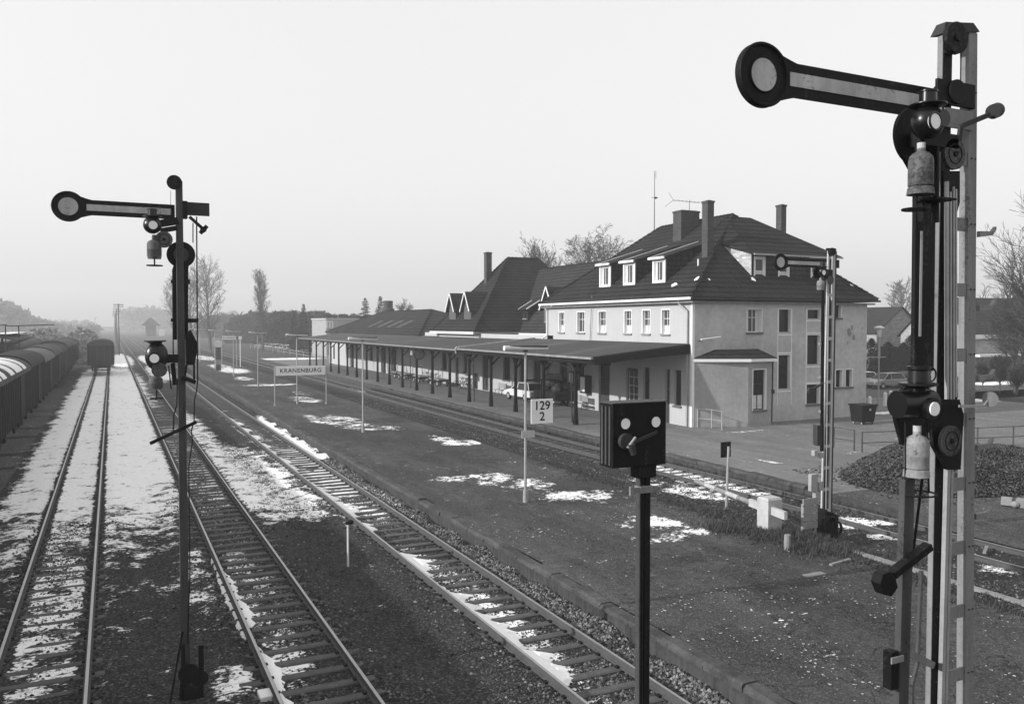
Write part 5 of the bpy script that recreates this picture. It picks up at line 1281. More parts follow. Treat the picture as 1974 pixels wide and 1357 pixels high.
gas_bottle(lef, 300, 722, 728, 750, .11, YL - .22, m_bottle2, lab=False, flare=False)
b = MB(); X, Z = ay(302, 768, YL - .22); b.ring((X, YL - .22, Z), .10, .01, 'z', 20, 6); b.tube((X, YL - .22, Z), (X, YL - .22, Z + .14), .012, .012, 6); b.bar((X - .10, YL - .22, Z), (X + .10, YL - .22, Z), .02, .02); b.build('hand_ring', m_black, lef)
p0, p1 = ay(289, 855, YL - .06), ay(379, 813, YL - .06)
b = MB(); L_ = Vector((p1[0] - p0[0], 0, p1[1] - p0[1])); nn_ = 16
b.bar((p0[0], YL - .06, p0[1]), (p1[0], YL - .06, p1[1]), .02, .055)
b.build('wire_lever', m_black, lef)
b = MB(); b.box(.98, 1.34, YL - .18, YL + .22, -.3, .02); b.build('base', m_black, lef, bevel=.03)
b = MB(); b.box(.99, 1.05, YL - .14, YL - .04, .0, .75); b.box(1.27, 1.35, YL - .12, YL - .0, .0, .68); b.bar((.80, YL - .25, -.15), (1.02, YL - .05, .95), .035, .035); b.bar((.95, YL - .25, -.15), (1.03, YL - .05, .7), .03, .03); b.disc((1.10, YL - .18, .25), .17, .06, 'y', 18); b.disc((1.28, YL - .16, .12), .14, .06, 'y', 18); b.build('wire_pulleys', m_black, lef)

# --- third signal behind
YT = 17.5
thd = empty('semaphore_signal', (18.6, YT, -.1), 'lattice semaphore standing in front of the grey end wall of the station', 'railway signal', 'semaphore signals')
b = MB(); fA = mast_col(b, (1597, 482), (1584, 985), YT, .055, .05, zt=8.3); fB = mast_col(b, (1607, 482), (1598, 985), YT, .075, .07, zt=8.3); b.build('mast_column', m_palemast, thd, bevel=.004)
b = MB(); b.loft([[(fB(z) + .076, YT, z), (fB(z) + .13, YT, z), (fB(z) + .13, YT + .07, z), (fB(z) + .076, YT + .07, z)] for z in (-.2, 8.3)]); b.loft([[(fA(z) + .060, YT + .05, z), (fB(z) - .002, YT + .05, z), (fB(z) - .002, YT + .06, z), (fA(z) + .060, YT + .06, z)] for z in (.3, 6.9)]); b.build('mast_dark_strip', m_dgrey, thd)
z = 7.6
while z > .3:
    b = MB(); b.box(fA(z) + .056, fB(z) - .001, YT + .005, YT + .018, z, z + .09); b.build('mast_batten', m_palemast, thd); z -= .62
b = MB(); b.box(fA(4) + .075, fA(4) + .10, YT - .03, YT - .005, .5, 7.0); b.build('guide_rod', m_galv, thd)
b = MB(); X, Z = ay(1603, 486, YT - .02); b.disc((X, YT - .06, Z), .12, .07, 'y', 20); b.box(fA(8.3) - .02, fB(8.3) + .09, YT - .01, YT + .08, 8.3, 8.37); b.build('pulley', m_black, thd)
arm_part(thd, (1505, 505.5), 1597, (496, 499), (512, 515), YT + .12, .24, .145, True)
b = MB(); p0, p1 = ay(1611, 501, YT + .12), ay(1618, 517, YT + .12); b.box(p0[0] - .05, p1[0], YT + .12, YT + .16, p1[1], p0[1]); b.build('arm_counterplate', m_black, thd)
lantern(thd, 1586, 524, .14, YT - .18, 1588.3, 525.6, .07)
b = MB(); p0 = ay(1592, 520, YT - .1); p1 = ay(1603, 540, YT - .1); b.box(p0[0], p1[0], YT - .14, YT - .01, p1[1], p0[1]); b.build('lantern_bracket', m_black, thd)
gas_bottle(thd, 1582, 536, 542, 559, .105, YT - .2, m_bottle, lab=False, flare=False)
b = MB(); X, Z = ay(1598, 540, YT - .1); b.disc((X, YT - .16, Z), .125, .04, 'y', 24); b.build('round_weight', m_bottle2, thd)
b = MB(); X, Z = ay(1576, 527, YT - .05); b.disc((X, YT - .06, Z), .16, .03, 'y', 24)
e0, e1 = ay(1581, 870, YT - .06), ay(1587, 870, YT - .06); n0, n1 = ay(1583.5, 560, YT - .06), ay(1588.5, 560, YT - .06); b.xz([n0, e0, e1, n1], YT - .08, YT - .05); b.build('lower_arm', m_black, thd)
b = MB()
for x0, y0, x1, y1 in ((1560, 914, 1572, 945), (1575, 928, 1584, 944), (1568, 948, 1578, 961), (1566, 868, 1573, 878), (1577, 872, 1584, 882)):
    b = MB(); p, q = ay(x0, y0, YT - .12), ay(x1, y1, YT - .12); b.box(p[0], q[0], YT - .2, YT - .08, q[1], p[1]); b.build('wire_box', m_galv, thd, bevel=.01)
b = MB(); p, q = ay(1572, 820, YT - .1), ay(1580, 858, YT - .1); b.box(p[0], q[0], YT - .18, YT - .06, q[1], p[1]); p, q = ay(1561, 753, YT - .1), ay(1588, 738, YT - .1); b.build('cable_drum', m_dgrey, thd)
b = MB(); b.bar((p[0], YT - .1, p[1]), (q[0], YT - .1, q[1]), .05, .05); b.disc((p[0], YT - .14, p[1]), .08, .08, 'y', 14); b.build('wire_lever', m_dgrey, thd)
for y in (663, 727, 793): b = MB(); p = ay(1583, y, YT - .05); b.box(p[0] - .06, p[0] + .08, YT - .08, YT - .01, p[1] - .035, p[1] + .035); b.build('arm_clamp', m_mast, thd)
b = MB(); X, Z = ay(1590, 1010, YT); rn = random.Random(9)
for i in range(7): b.box(X - .38 + .1 * i, X - .31 + .1 * i, YT - .25 + rn.uniform(-.05, .05), YT + .1, -.15, rn.uniform(.5, 1.0))
b.ring((X - .1, YT - .3, .45), .26, .04, 'y', 20, 6); b.ring((X + .15, YT - .28, .35), .2, .04, 'y', 20, 6); b.build('wire_pulleys', m_black, thd)
b = MB(); p, q = ay(1547, 972, YT - .3), ay(1574, 1016, YT - .3)
for i in range(4): b.box(p[0], q[0], YT - .34, YT - .3, q[1] + i * .22, q[1] + i * .22 + .19)
b.box(p[0], p[0] + .05, YT - .3, YT - .25, -.1, p[1]); b.box(q[0] - .05, q[0], YT - .3, YT - .25, -.1, p[1]); o = b.build('plank_box', m_coping, label='weathered plank screen left of the foot of the lattice signal', cat='box')

# ------------------------------------------------------------------ box signal with two white discs
YD = 7.5
dwf = empty('shunting_signal', (5.2, YD, -.2), 'black box signal with two white discs on a slim post in the foreground', 'railway signal')
(xa, zt), (xb, zb) = ay(1181, 779, YD), ay(1284, 897, YD)
zt2, zb2 = ay(1284, 775, YD)[1], ay(1181, 901, YD)[1]; zb = (zb + zb2) / 2; zt = (zt + zt2) / 2
b = MB(); b.box(xa, xb, YD, YD + .26, zb, zt); b.build('box', m_black, dwf, bevel=.012)
b = MB()
for i in range(3): b.box(xa - .012, xa - .001, YD + .03 + i * .075, YD + .06 + i * .075, zb + .03, zt - .03)
b.box(xa - .01, xb + .01, YD - .01, YD + .27, zt + .001, zt + .012); b.build('box_rib', m_mast2, dwf)
for x, y in ((1205, 816.5), (1263.5, 813)):
    X, Z = ay(x, y, YD); b = MB(); b.disc((X, YD - .012, Z), .060, .010, 'y', 28); b.build('white_disc', m_lens, dwf)
    b = MB(); b.ring((X, YD - .008, Z), .064, .008, 'y', 28, 6); b.build('disc_rim', m_black, dwf)
X, Z = ay(1203, 850, YD); X2, Z2 = ay(1262, 832, YD)
b = MB(); b.disc((X, YD - .06, Z), .085, .055, 'y', 24); b.bar((X + .02, YD - .07, Z - .03), (X2, YD - .04, Z2), .02, .035); b.tube((X + .02, YD - .1, Z - .02), (X + .06, YD - .1, Z - .14), .045, .03, 12); b.build('lever', m_dgrey, dwf, bevel=.004)
b = MB(); b.bar((X - .02, YD - .10, Z - .06), (X + .08, YD - .10, Z + .05), .015, .03); b.build('lever_arm', m_galv, dwf)
Xp = ay(1239, 1000, YD + .1)[0]
b = MB(); b.box(Xp - .045, Xp - .01, YD + .08, YD + .14, -.2, zb - .1); b.box(Xp + .012, Xp + .075, YD + .06, YD + .14, -.2, zb - .1); b.build('post', m_black, dwf, bevel=.003)
b = MB(); b.box(Xp - .06, Xp - .046, YD + .07, YD + .15, -.2, zb - .1); b.box(Xp - .0095, Xp + .0115, YD + .10, YD + .13, -.2, zb - .1); b.build('post_web', m_mast2, dwf)
b = MB(); b.box(Xp - .10, Xp + .13, YD + .03, YD + .2, zb - .14, zb - .002); b.box(Xp - .12, Xp + .14, YD + .05, YD + .17, zb - .03, zb - .001); b.build('collar', m_black, dwf, bevel=.004)
Zc = ay(1239, 946, YD)[1]
b = MB(); b.box(Xp - .20, Xp + .17, YD + .045, YD + .058, Zc - .03, Zc + .03); b.box(Xp - .075, Xp + .09, YD + .035, YD + .155, Zc - .036, Zc + .036); b.box(Xp - .21, Xp - .17, YD + .03, YD + .06, Zc - .05, Zc + .05); b.build('clamp', m_mast, dwf)
for y in (969, 1040, 1120):
    Zs = ay(1250, y, YD)[1]; b = MB(); b.box(Xp + .076, Xp + .17, YD + .08, YD + .13, Zs - .015, Zs + .02); b.build('climbing_iron', m_mast, dwf)
b = MB(); b.box(Xp - .25, Xp + .25, YD - .2, YD + .4, -.35, -.1); b.build('base', m_concrete, dwf)

# ------------------------------------------------------------------ small trackside things
def one(mb, name, mat, label, cat, group=None, **k): return mb.build(name, mat, label=label, cat=cat, group=group, **k)
g0 = gz(671, 1090, -.18)
mp = empty('marker_post', (g0[0], g0[1], -.2), 'thin white marker post standing between two tracks', 'post')
b = MB(); b.tube((g0[0], g0[1], -.25), (g0[0], g0[1], .95), .028, .026, 8); b.build('post', m_lamp, mp)
b = MB(); b.ball((g0[0] + .07, g0[1], .98), .07, 1.3, 1, .8); b.box(g0[0] - .05, g0[0] + .12, g0[1] - .03, g0[1] + .03, .92, 1.0); b.build('post_head', m_black, mp)
g0 = gz(1400, 978, -.1)
mp = empty('signboard', (g0[0], g0[1], -.1), 'dark board seen from behind on a pale post by the station track', 'sign')
b = MB(); b.tube((g0[0], g0[1], -.2), (g0[0] + .08, g0[1], 2.0), .05, .045, 10); b.build('post', m_galv, mp)
(xa, za), (xb, zb) = ay(1393, 853, g0[1]), ay(1411, 881, g0[1]); b = MB(); b.box(xa, xb, g0[1] + .06, g0[1] + .1, zb, za); b.build('board', m_black, mp)
# barrier
bx0, by0 = gz(1490, 1037, .1)
br = empty('level_crossing_barrier', (bx0, by0, .1), 'white concrete barrier block with striped lowered boom beside the lattice signal', 'barrier')
b = MB(); xa, xb = ay(1471, 1000, by0)[0], ay(1497, 1000, by0)[0]; zt = ay(1480, 958, by0)[1]
b.loft([[(xa + i, by0 - .2 + j, z) for i, j in ((0, 0), (xb - xa + .02, 0), (xb - xa + .02, .45), (0, .45))] for z in (-.1, zt - .06)] + [[(xa + .04 + i, by0 - .16 + j, zt) for i, j in ((0, 0), (xb - xa - .06, 0), (xb - xa - .06, .37), (0, .37))]])
b.build('block', m_blockpaint, br, bevel=.01)
zb_ = .95
P0 = Vector((*gz(1516, 994, zb_), zb_)); P1 = Vector((*gz(1446, 968, zb_), zb_)); P2 = Vector((*gz(1341, 927, zb_ + .03), zb_ + .03))
P0.x -= .02
b = MB(); b.bar(P0, P1, .10, .22); b.build('counter_board', m_blockpaint, br)
dd = (P2 - P1)
for i in range(5):
    q = MB(); q.tube(P1 + dd * (i / 5), P1 + dd * ((i + .995) / 5), .075, .07, 10); q.build('boom_stripe', m_bottle if i % 2 == 0 else m_blockpaint, br)
# loose stones and blocks
for (x, y, s, z, lb) in ((42, 1056, .09, -.2, 'small white stone left of the leftmost track'), (511, 1345, .11, -.2, 'white cable slab at the bottom edge beside the middle track')):
    X, Y = gz(x, y, z); b = MB(); b.box(X - s, X + s, Y - s * 1.6, Y + s * 1.6, -.25, -.10); one(b, 'stone_block', m_trim, lb, 'block', bevel=.02)
for i, (x, y, s, lb) in enumerate(((1941, 965, .17, 'tilted pale stone block, leftmost of three by the coal heap'), (1957, 968, .13, 'rounded pale stone between the two blocks by the coal heap'), (1970, 968, .17, 'pale upright stone block at the right picture edge'))):
    X, Y = gz(x, y + 10, 0); b = MB()
    if i == 1: b.ball((X, Y, s * .8), s, 1.2, 1, .9, 8, 6)
    else: b.box(-s * .8, s * .8, -s, s, 0, s * 1.8)
    o = b.build('stone_block', m_coping, label=lb, cat='stone', bevel=.03, world=False)
    if i != 1: o.location = (X, Y, 0); o.rotation_euler = (0, R(14 if i == 0 else -3), R(25))
X, Y = gz(1517, 1066, .3); b = MB(); b.tube((X, Y, .2), (X + .01, Y, .78), .09, .08, 9); b.tube((X + .15, Y - .05, .2), (X + .2, Y, .5), .04, .03, 6); one(b, 'wooden_stump', m_coping, 'short pale wooden stump in the weeds right of the barrier block', 'stump')
X, Y = gz(1570, 1110, .35); b = MB(); b.box(X - .28, X + .28, Y - .1, Y + .1, .36, .40); one(b, 'concrete_slab', m_coping, 'flat slab lying in the weeds at the platform end', 'slab')
for i, (x, y, a) in enumerate(((1900, 1056, 30), (1620, 1085, 10))):
    X, Y = gz(x, y, .0 if i == 0 else .38); b = MB(); b.box(-.4, .4, -.04, .04, 0, .05); o = b.build('timber_scrap', m_coping, label=('pale plank lying by the station track behind the big mast', 'pale plank lying at the end of the island platform')[i], cat='plank', world=False); o.location = (X, Y, -.07 if i == 0 else .38); o.rotation_euler = (0, 0, R(a))

# weeds
def tufts(name, n, area, h, mat, zf, seed=1):
    rn = random.Random(seed); vs = []; fs = []
    for i in range(n):
        x, y = area(rn); z = zf(x, y)
        for k in range(5):
            a = rn.random() * 6.28; l = h * rn.uniform(.4, 1.2); w2 = .012; dx, dy = math.cos(a), math.sin(a); b0 = len(vs)
            px_, py_ = x + rn.uniform(-.06, .06), y + rn.uniform(-.06, .06)
            vs.extend([(px_ - dy * w2, py_ + dx * w2, z), (px_ + dy * w2, py_ - dx * w2, z), (px_ + dx * l * .5, py_ + dy * l * .5, z + l)]); fs.append((b0, b0 + 1, b0 + 2))
    me = bpy.data.meshes.new(name); me.from_pydata(vs, [], fs); me.materials.append(mat); o = bpy.data.objects.new(name, me); put(o, name, kind='stuff')
def near_pt(pts, s):
    def f(r):
        x, y = r.choice(pts); return x + r.gauss(0, s), y + r.gauss(0, s)
    return f
wp = [gz(x, y, .2) for x, y in ((1470, 1045), (1500, 1050), (1540, 1040), (1590, 1040), (1620, 1045), (1680, 1055), (1430, 1035), (1400, 1030), (1730, 1060), (1560, 1075), (1640, 1075))]
tufts('weeds', 1500, near_pt(wp, .35), .16, m_weed, lambda x, y: zmid(x, y) if x > 16.25 else .38, 2)
tufts('weeds', 2600, lambda r: (8.95 + .25 * r.random(), 12 + 45 * r.random()), .12, m_weed, lambda x, y: -.12, 3)
tufts('weeds', 3000, lambda r: (22.3 + .5 * r.random(), 18 + 60 * r.random()), .16, m_weed, lambda x, y: -.1, 4)
tufts('weeds', 2500, lambda r: (5.4 + r.gauss(0, .6), 14 + 40 * r.random()), .05, m_weed, lambda x, y: -.2, 5)
tufts('weeds', 2600, lambda r: (16.6 + r.gauss(0, .5), 9 + 22 * r.random()), .08, m_weed, lambda x, y: max(zmid(x, y), .0) if x > 16.25 else .38, 6)

# ------------------------------------------------------------------ coal heap
def heap(x, y):
    a = max(0, 1 - ((x - 30.3) / 5.4) ** 2 - ((y - 22.0) / 3.2) ** 2)
    return 1.3 * a ** .9
hp = MB(); n_ = 44
for j in range(n_):
    for i in range(n_):
        x = 24.7 + 11.3 * i / n_; y = 18.6 + 6.8 * j / n_; dx, dy = 11.3 / n_, 6.8 / n_
        P_ = lambda a, b_: (a, b_, zmain(a, b_) - .06 + heap(a, b_) + (nz(a, b_, 2.5, .10) + nz(a, b_, .7, .35)) * min(1, heap(a, b_) * 2))
        if heap(x, y) > 0 or heap(x + dx, y + dy) > 0 or heap(x + dx, y) > 0 or heap(x, y + dy) > 0: hp.face([P_(x, y), P_(x + dx, y), P_(x + dx, y + dy), P_(x, y + dy)])
ho = empty('coal_heap', (30.3, 22, 0), 'broad heap of dark coal behind the lattice signal', 'coal heap')
hp.build('heap_core', m_coalbed, ho)
scatter('coal_lumps', 30000, lambda r: (24.6 + 11.4 * r.random(), 18.6 + 6.9 * r.random()), .048, m_coal, lambda x, y: zmain(x, y) + .0 + heap(x, y) + (nz(x, y, 2.5, .10) + nz(x, y, .7, .35)) * min(1, heap(x, y) * 2), 1.0, lambda x, y: 1.0 if heap(x, y) > .02 else .05, 8, parent=ho)

# ------------------------------------------------------------------ fences, bin
def fence(pts, ht, z0, label, group=None, rails=2, mat=m_galv, pr=.035, rr=.02):
    t = empty('railing', (pts[0][0], pts[0][1], z0), label, 'railing', group)
    for x, y in pts:
        b = MB(); b.tube((x, y, z0 - .1), (x, y, z0 + ht + .03), pr, pr, 8); b.build('post', mat, t)
    for k in range(rails):
        z = z0 + ht * (1 - k * .52); b = MB()
        for p, q in zip(pts[:-1], pts[1:]): b.tube((p[0], p[1], z), (q[0], q[1], z), rr, rr, 6)
        b.build('rail', mat, t)
fence([(31.19, 30.35), (31.22, 29.1), (31.25, 27.9)], 1.0, .25, 'short railing seen left of the lattice signal foot', rails=2, mat=m_mast2)
fence([(31.25, 27.45), (33.4, 27.0), (35.5, 26.6), (37.6, 26.2), (39.7, 25.8), (41.8, 25.4), (43.9, 25.0), (46, 24.6)], .95, .25, 'long pipe railing running right behind the coal heap', rails=2, mat=m_mast2)
fence([(30.35, 38.3), (30.8, 37.6), (30.7, 36.6)], 1.05, .27, 'pipe railing at the corner of the grey bay', rails=2, mat=m_galv)
bn = empty('rubbish_container', (40.0, 35.4, .25), 'black lidded rubbish container against the grey end wall', 'container')
b = MB(); b.loft([[(39.7, 34.9, .42), (40.7, 34.9, .42), (40.7, 35.7, .42), (39.7, 35.7, .42)], [(39.62, 34.8, 1.38), (40.82, 34.8, 1.38), (40.82, 35.8, 1.38), (39.62, 35.8, 1.38)]]); b.build('body', m_black, bn, bevel=.02)
b = MB(); b.box(39.56, 40.88, 34.74, 35.86, 1.382, 1.46); b.build('lid', m_black, bn, bevel=.03)
b = MB(); b.box(40.2, 40.32, 34.80, 34.82, 1.1, 1.22); b.build('sticker', m_label, bn)
for x in (39.8, 40.6):
    for y in (35.0, 35.6): wheel((x, y, .35), .1, .06, bn)

# ------------------------------------------------------------------ goods wagons
def wagon(loc, label, group, snow=0, L=11.28, rmat=None, dz=0.0):
    t = empty('covered_wagon', (0, 0, 0), label, 'goods wagon', group)
    hw = 1.42; zf, ze, zc = 1.15, 3.58 + dz, 4.30 + dz; rmat = rmat or m_wroof
    b = MB(); b.box(-hw, hw, -L/2, L/2, zf, ze); b.build('body', m_wagon, t, world=False)
    rb = MB()
    k = int(L / .85)
    for i in range(k + 1):
        y = -L/2 + L * i / k
        for s in (-1, 1): rb.box(min(s * hw, s * (hw + .06)) , max(s * hw, s * (hw + .06)), y - .04, y + .04, zf, ze)
    for x in (-1.1, -.4, .4, 1.1):
        for s in (-1, 1): rb.box(x - .05, x + .05, min(s * L/2, s * (L/2 + .06)), max(s * L/2, s * (L/2 + .06)), zf, ze)
    rb.build('body_stakes', m_dgrey, t, world=False)
    for s in (-1, 1):
        d = MB(); x0, x1 = sorted((s * (hw + .065), s * (hw + .11))); d.box(x0, x1, -1.1, 1.1, zf + .1, ze - .12); d.build('door', m_wagon, t, world=False)
    arc = [(-(hw + .08) * math.cos(u) , ze - .02 + (zc - ze + .02) * math.sin(u)) for u in [math.pi * i / 14 for i in range(15)]]
    r_ = MB(); r_.xz(arc + [(x, z - .06) for x, z in arc[::-1]], -L/2 - .04, L/2 + .04)
    # end boards under the arc
    r_.xz([(x * .94, z - .07) for x, z in arc], -L/2 + .002, -L/2 + .06); r_.xz([(x * .94, z - .07) for x, z in arc], L/2 - .06, L/2 - .002)
    for i in range(1, 6):
        y = -L/2 + L * i / 6
        r_.xz([(x * 1.004, z + .012) for x, z in arc] + [(x, z - .03) for x, z in arc[::-1]], y - .03, y + .03)
    ro = r_.build('roof', rmat, t, world=False)
    if snow:
        for (a, c_) in snow:
            sn = MB(); sa = arc[2:14]; sn.xz([(x, z + .045) for x, z in sa] + [(x * 1.002, z + .004) for x, z in sa[::-1]], a, c_)
            sn.build('snow_strip', m_snow, ro, world=False)
    u = MB(); u.box(-1.0, 1.0, -L/2, L/2, .95, 1.14); u.build('underframe', m_black, t, world=False)
    for y in (-L/2 + 2.1, L/2 - 2.1):
        for s in (-.75, .75):
            w_ = MB(); w_.disc((s - .06, y, .48), .48, .12, 'x', 24); w_.build('wheel', m_black, t, world=False)
        a_ = MB(); a_.tube((-1.0, y, .48), (1.0, y, .48), .08, .08, 8); a_.box(-1.06, -.9, y - .3, y + .3, .38, .96); a_.box(.9, 1.06, y - .3, y + .3, .38, .96); a_.build('axle', m_black, t, world=False)
    for y, s in ((-L/2, -1), (L/2, 1)):
        for x in (-.88, .88):
            b = MB(); b.tube((x, y, 1.05), (x, y + s * .08, 1.05), .06, .06, 8); b.tube((x, y + s * .08, 1.05), (x, y + s * .105, 1.05), .22, .22, 14); b.build('buffer', m_black, t, world=False)
    t.location = loc
    return t
ords = ['nearest the camera, at the left picture edge', 'second, with three snow stripes on its roof', 'third from the camera', 'fourth from the camera', 'fifth from the camera', 'sixth from the camera', 'seventh from the camera', 'eighth from the camera', 'last and farthest']
for i in range(-3, 9):  # negative indices: unseen wagons added to shade the left foreground
    sn = {0: ((-3.8, -1.5), (.2, 2.8), (3.5, 4.8)), 1: ((-4.9, -3.3), (-2.3, .6), (1.5, 2.9))}.get(i, 0)
    wagon((-5.82, 39.5 + 11.5 * i, 0), 'dark covered wagon of the left train, ' + (ords[i] if i >= 0 else 'unseen, added off frame to shade the foreground'), 'covered wagons of the left train', snow=sn, rmat=(m_wroof, m_wroof, m_wroof3, m_wroof2, m_wroof, m_wroof3)[i % 6], dz=(0, 0, .10, -.06, .04, -.10, .12)[i % 7])
wagon((-1.25, 119.0, .0), 'lone covered wagon standing on the leftmost track, seen end on', 'wagons on the snowy track')
for i in range(4):
    wagon((-10.6, 100 + 11.5 * i, 0), 'hazy wagon in the row behind the left train, ' + ('nearest', 'second', 'third', 'farthest')[i], 'covered wagons of the back row')
# ------------------------------------------------------------------ loading shelter and yard lamps left
ls = empty('loading_shelter', (-11, 92, -.2), 'loading shelter with thin flat roofs behind the left train', 'shelter')
b = MB(); b.loft([[(-14, 86, 4.9), (-9.6, 86, 5.3), (-7.7, 86, 4.85), (-7.7, 86, 4.72), (-9.6, 86, 5.1), (-14, 86, 4.75)], [(-14, 104, 4.9), (-9.6, 104, 5.3), (-7.7, 104, 4.85), (-7.7, 104, 4.72), (-9.6, 104, 5.1), (-14, 104, 4.75)]]); b.build('roof', m_wroof, ls)
b = MB(); b.box(-9.7, -8.2, 86.2, 103, 5.31, 5.36); b.build('snow_cover', m_snow, ls)
for y in (87, 95, 103): b = MB(); b.bar((-10.5, y, -.2), (-10.5, y, 4.9), .2, .2); b.bar((-10.5, y, 3.6), (-8, y, 4.7), .12, .12); b.build('post', m_dgrey, ls)
for i, (x0, x1, Y) in enumerate(((-9.0, -5.0, 92), (-9.3, -8.2, 84))):
    t = empty('yard_lamp', (x0 + 1, Y, -.2), ('long armed yard lamp above the left wagons', 'yard lamp at the left picture edge')[i], 'lamp')
    b = MB(); b.tube((x0 + 1, Y, -.2), (x0 + 1, Y, 6.1), .07, .05, 8); b.build('pole', m_dgrey, t)
    b = MB(); b.bar((x0, Y, 6.02), (x1, Y + .3, 6.15), .09, .09); b.build('arm', m_dgrey, t)
# telegraph poles
for i, (X, Y) in enumerate(((1.35, 190), (1.3, 245), (1.3, 300), (1.3, 360), (1.3, 430))):
    t = empty('telegraph_pole', (X, Y, -.3), 'telegraph pole left of the tracks, ' + ('nearest', 'second', 'third', 'fourth', 'farthest')[i] + ' of the row', 'pole', 'telegraph poles beside the line')
    b = MB(); b.tube((X, Y, -.3), (X, Y, 10.4), .14, .09, 8); b.build('pole', m_mast2, t)
    b = MB()
    for z in (10.2, 9.8): b.box(X - .95, X + .95, Y - .06, Y + .06, z - .06, z + .06)
    for k in range(6): b.tube((X - .85 + .34 * k, Y, 10.26), (X - .85 + .34 * k, Y, 10.42), .04, .03, 6)
    b.build('crossarm', m_dgrey, t)

# ------------------------------------------------------------------ trees
def grow(seed, H, trunk_r, st):
    """trunk, limbs, boughs and twigs laid out inside a crown outline; returns (from, to, r0, r1, level)"""
    rn = random.Random(seed); S = []
    def run(p, d, L, r, n, wob, up, lev, tip=.25):
        pts = [p.copy()]; q = p.copy(); d = d.copy()
        for i in range(n):
            d = (d + Vector((rn.gauss(0, 1), rn.gauss(0, 1), rn.gauss(0, .6))) * wob + Vector((0, 0, up))).normalized()
            q2 = q + d * (L / n); f0 = 1 - (1 - tip) * i / n; f1 = 1 - (1 - tip) * (i + 1) / n
            S.append((q.copy(), q2.copy(), r * f0, r * f1, lev)); q = q2; pts.append(q.copy())
        return pts
    def along(pts, f):
        k = f * (len(pts) - 1); i = min(int(k), len(pts) - 2); a = pts[i]; b = pts[i + 1]
        return a.lerp(b, k - i), (b - a).normalized()
    def side(d, ang):
        a = rn.random() * 6.283; e = Vector((math.cos(a), math.sin(a), rn.uniform(-.3, .5))); sd_ = (e - d * e.dot(d)).normalized()
        return (d * math.cos(ang) + sd_ * math.sin(ang)).normalized()
    tr = run(Vector((0, 0, 0)), Vector((0, 0, 1)), H * st['tr'], trunk_r, 9, st['tw'], .05, 0, .18)
    for i in range(st['limbs']):
        f = st['f0'] + (1 - st['f0']) * ((i + rn.random()) / st['limbs']); p, d = along(tr, min(f, .999)); hf = p.z / H
        R_ = st['env'](hf) * H * rn.uniform(.75, 1.1)
        if R_ < .15: continue
        a = i * 2.4 + rn.uniform(-.4, .4); el = R(st['el'] + rn.uniform(-8, 8)); dd = Vector((math.cos(a) * math.cos(el), math.sin(a) * math.cos(el), math.sin(el)))
        L = R_ / max(.25, math.cos(el)) ; rr = max(.02, trunk_r * .34 * (1 - .55 * f))
        lp = run(p, dd, L, rr, 6, st['wob'], st['up'], 1, .2)
        for j in range(st['boughs']):
            g = .2 + .78 * (j + rn.random()) / st['boughs']; q, d1 = along(lp, min(g, .999)); L2 = L * rn.uniform(.28, .5) * (1.15 - .5 * g)
            bp = run(q, side(d1, R(rn.uniform(22, 50))), L2, rr * .35, 4, st['wob'] * 1.2, st['up2'], 2, .35)
            for k in range(st['twigs']):
                g2 = .1 + .88 * (k + rn.random()) / st['twigs']; q2, d2 = along(bp, min(g2, .999)); L3 = L2 * rn.uniform(.25, .5) + .25
                tp_ = run(q2, side(d2, R(rn.uniform(18, 45))), L3, rr * .16, 2, .1, st['up3'], 3, .5)
                q3, d3 = along(tp_, .5); run(q3, side(d3, R(30)), L3 * .5, rr * .12, 1, .1, st['up3'], 3, .5)
    k = H / max(x[1].z for x in S)
    return [(a * k, b * k, r0, r1, l) for a, b, r0, r1, l in S]
ST = {
 'wide': dict(tr=.70, tw=.02, limbs=34, f0=.28, el=58, wob=.08, up=.08, up2=.06, up3=.05, boughs=9, twigs=7, env=lambda h: .34 * (1 - .35 * h)),
 'birch': dict(tr=.88, tw=.03, limbs=34, f0=.28, el=52, wob=.08, up=.05, up2=-.03, up3=-.20, boughs=8, twigs=7, env=lambda h: .16 * math.sin(math.pi * min(1, max(0, (h - .15) / .95)) ** .8) + .03),
 'poplar': dict(tr=.93, tw=.02, limbs=60, f0=.12, el=68, wob=.05, up=.06, up2=.10, up3=.1, boughs=7, twigs=5, env=lambda h: .085 * math.sin(math.pi * min(1, max(0, (h - .05) / .98))) ** .6 + .012),
 'tall': dict(tr=.90, tw=.03, limbs=34, f0=.14, el=50, wob=.09, up=.07, up2=.05, up3=.06, boughs=8, twigs=6, env=lambda h: .20 * math.sin(math.pi * min(1, max(0, (h - .06) / 1.0))) ** .7 + .02),
}
def bare_tree(X, Y, z0, H, r, style, seed, label, mat=m_bark, group='bare trees', tw=.012, cat='tree'):
    segs = grow(seed, H, r, ST[style])
    t = empty('bare_tree', (X, Y, z0), label, cat, group)
    a = MB(); c = MB()
    for p, q, r0, r1, l in segs:
        P_ = p + Vector((X, Y, z0)); Q_ = q + Vector((X, Y, z0))
        if l <= 1: a.tube(P_, Q_, max(r0, tw * 1.5), max(r1, tw * 1.5), 6 if l == 0 else 5, False)
        else: c.tube(P_, Q_, max(r0, tw), max(r1, tw * .7), 3, False)
    a.build('trunk', mat, t); c.build('crown', mat, t)
    print('tree', label[:20], len(segs))
    return t
def at(px_, base_y, Y): return ay(px_, base_y, Y)[0]
bare_tree(at(405, 650, 205), 205, -.3, 23.5, .42, 'tall', 11, 'tall bare poplar behind the left signal mast, right of its neighbour', tw=.02)
bare_tree(at(372, 650, 215), 215, -.3, 21.5, .36, 'tall', 12, 'tall bare poplar partly hidden by the left signal mast', tw=.02)
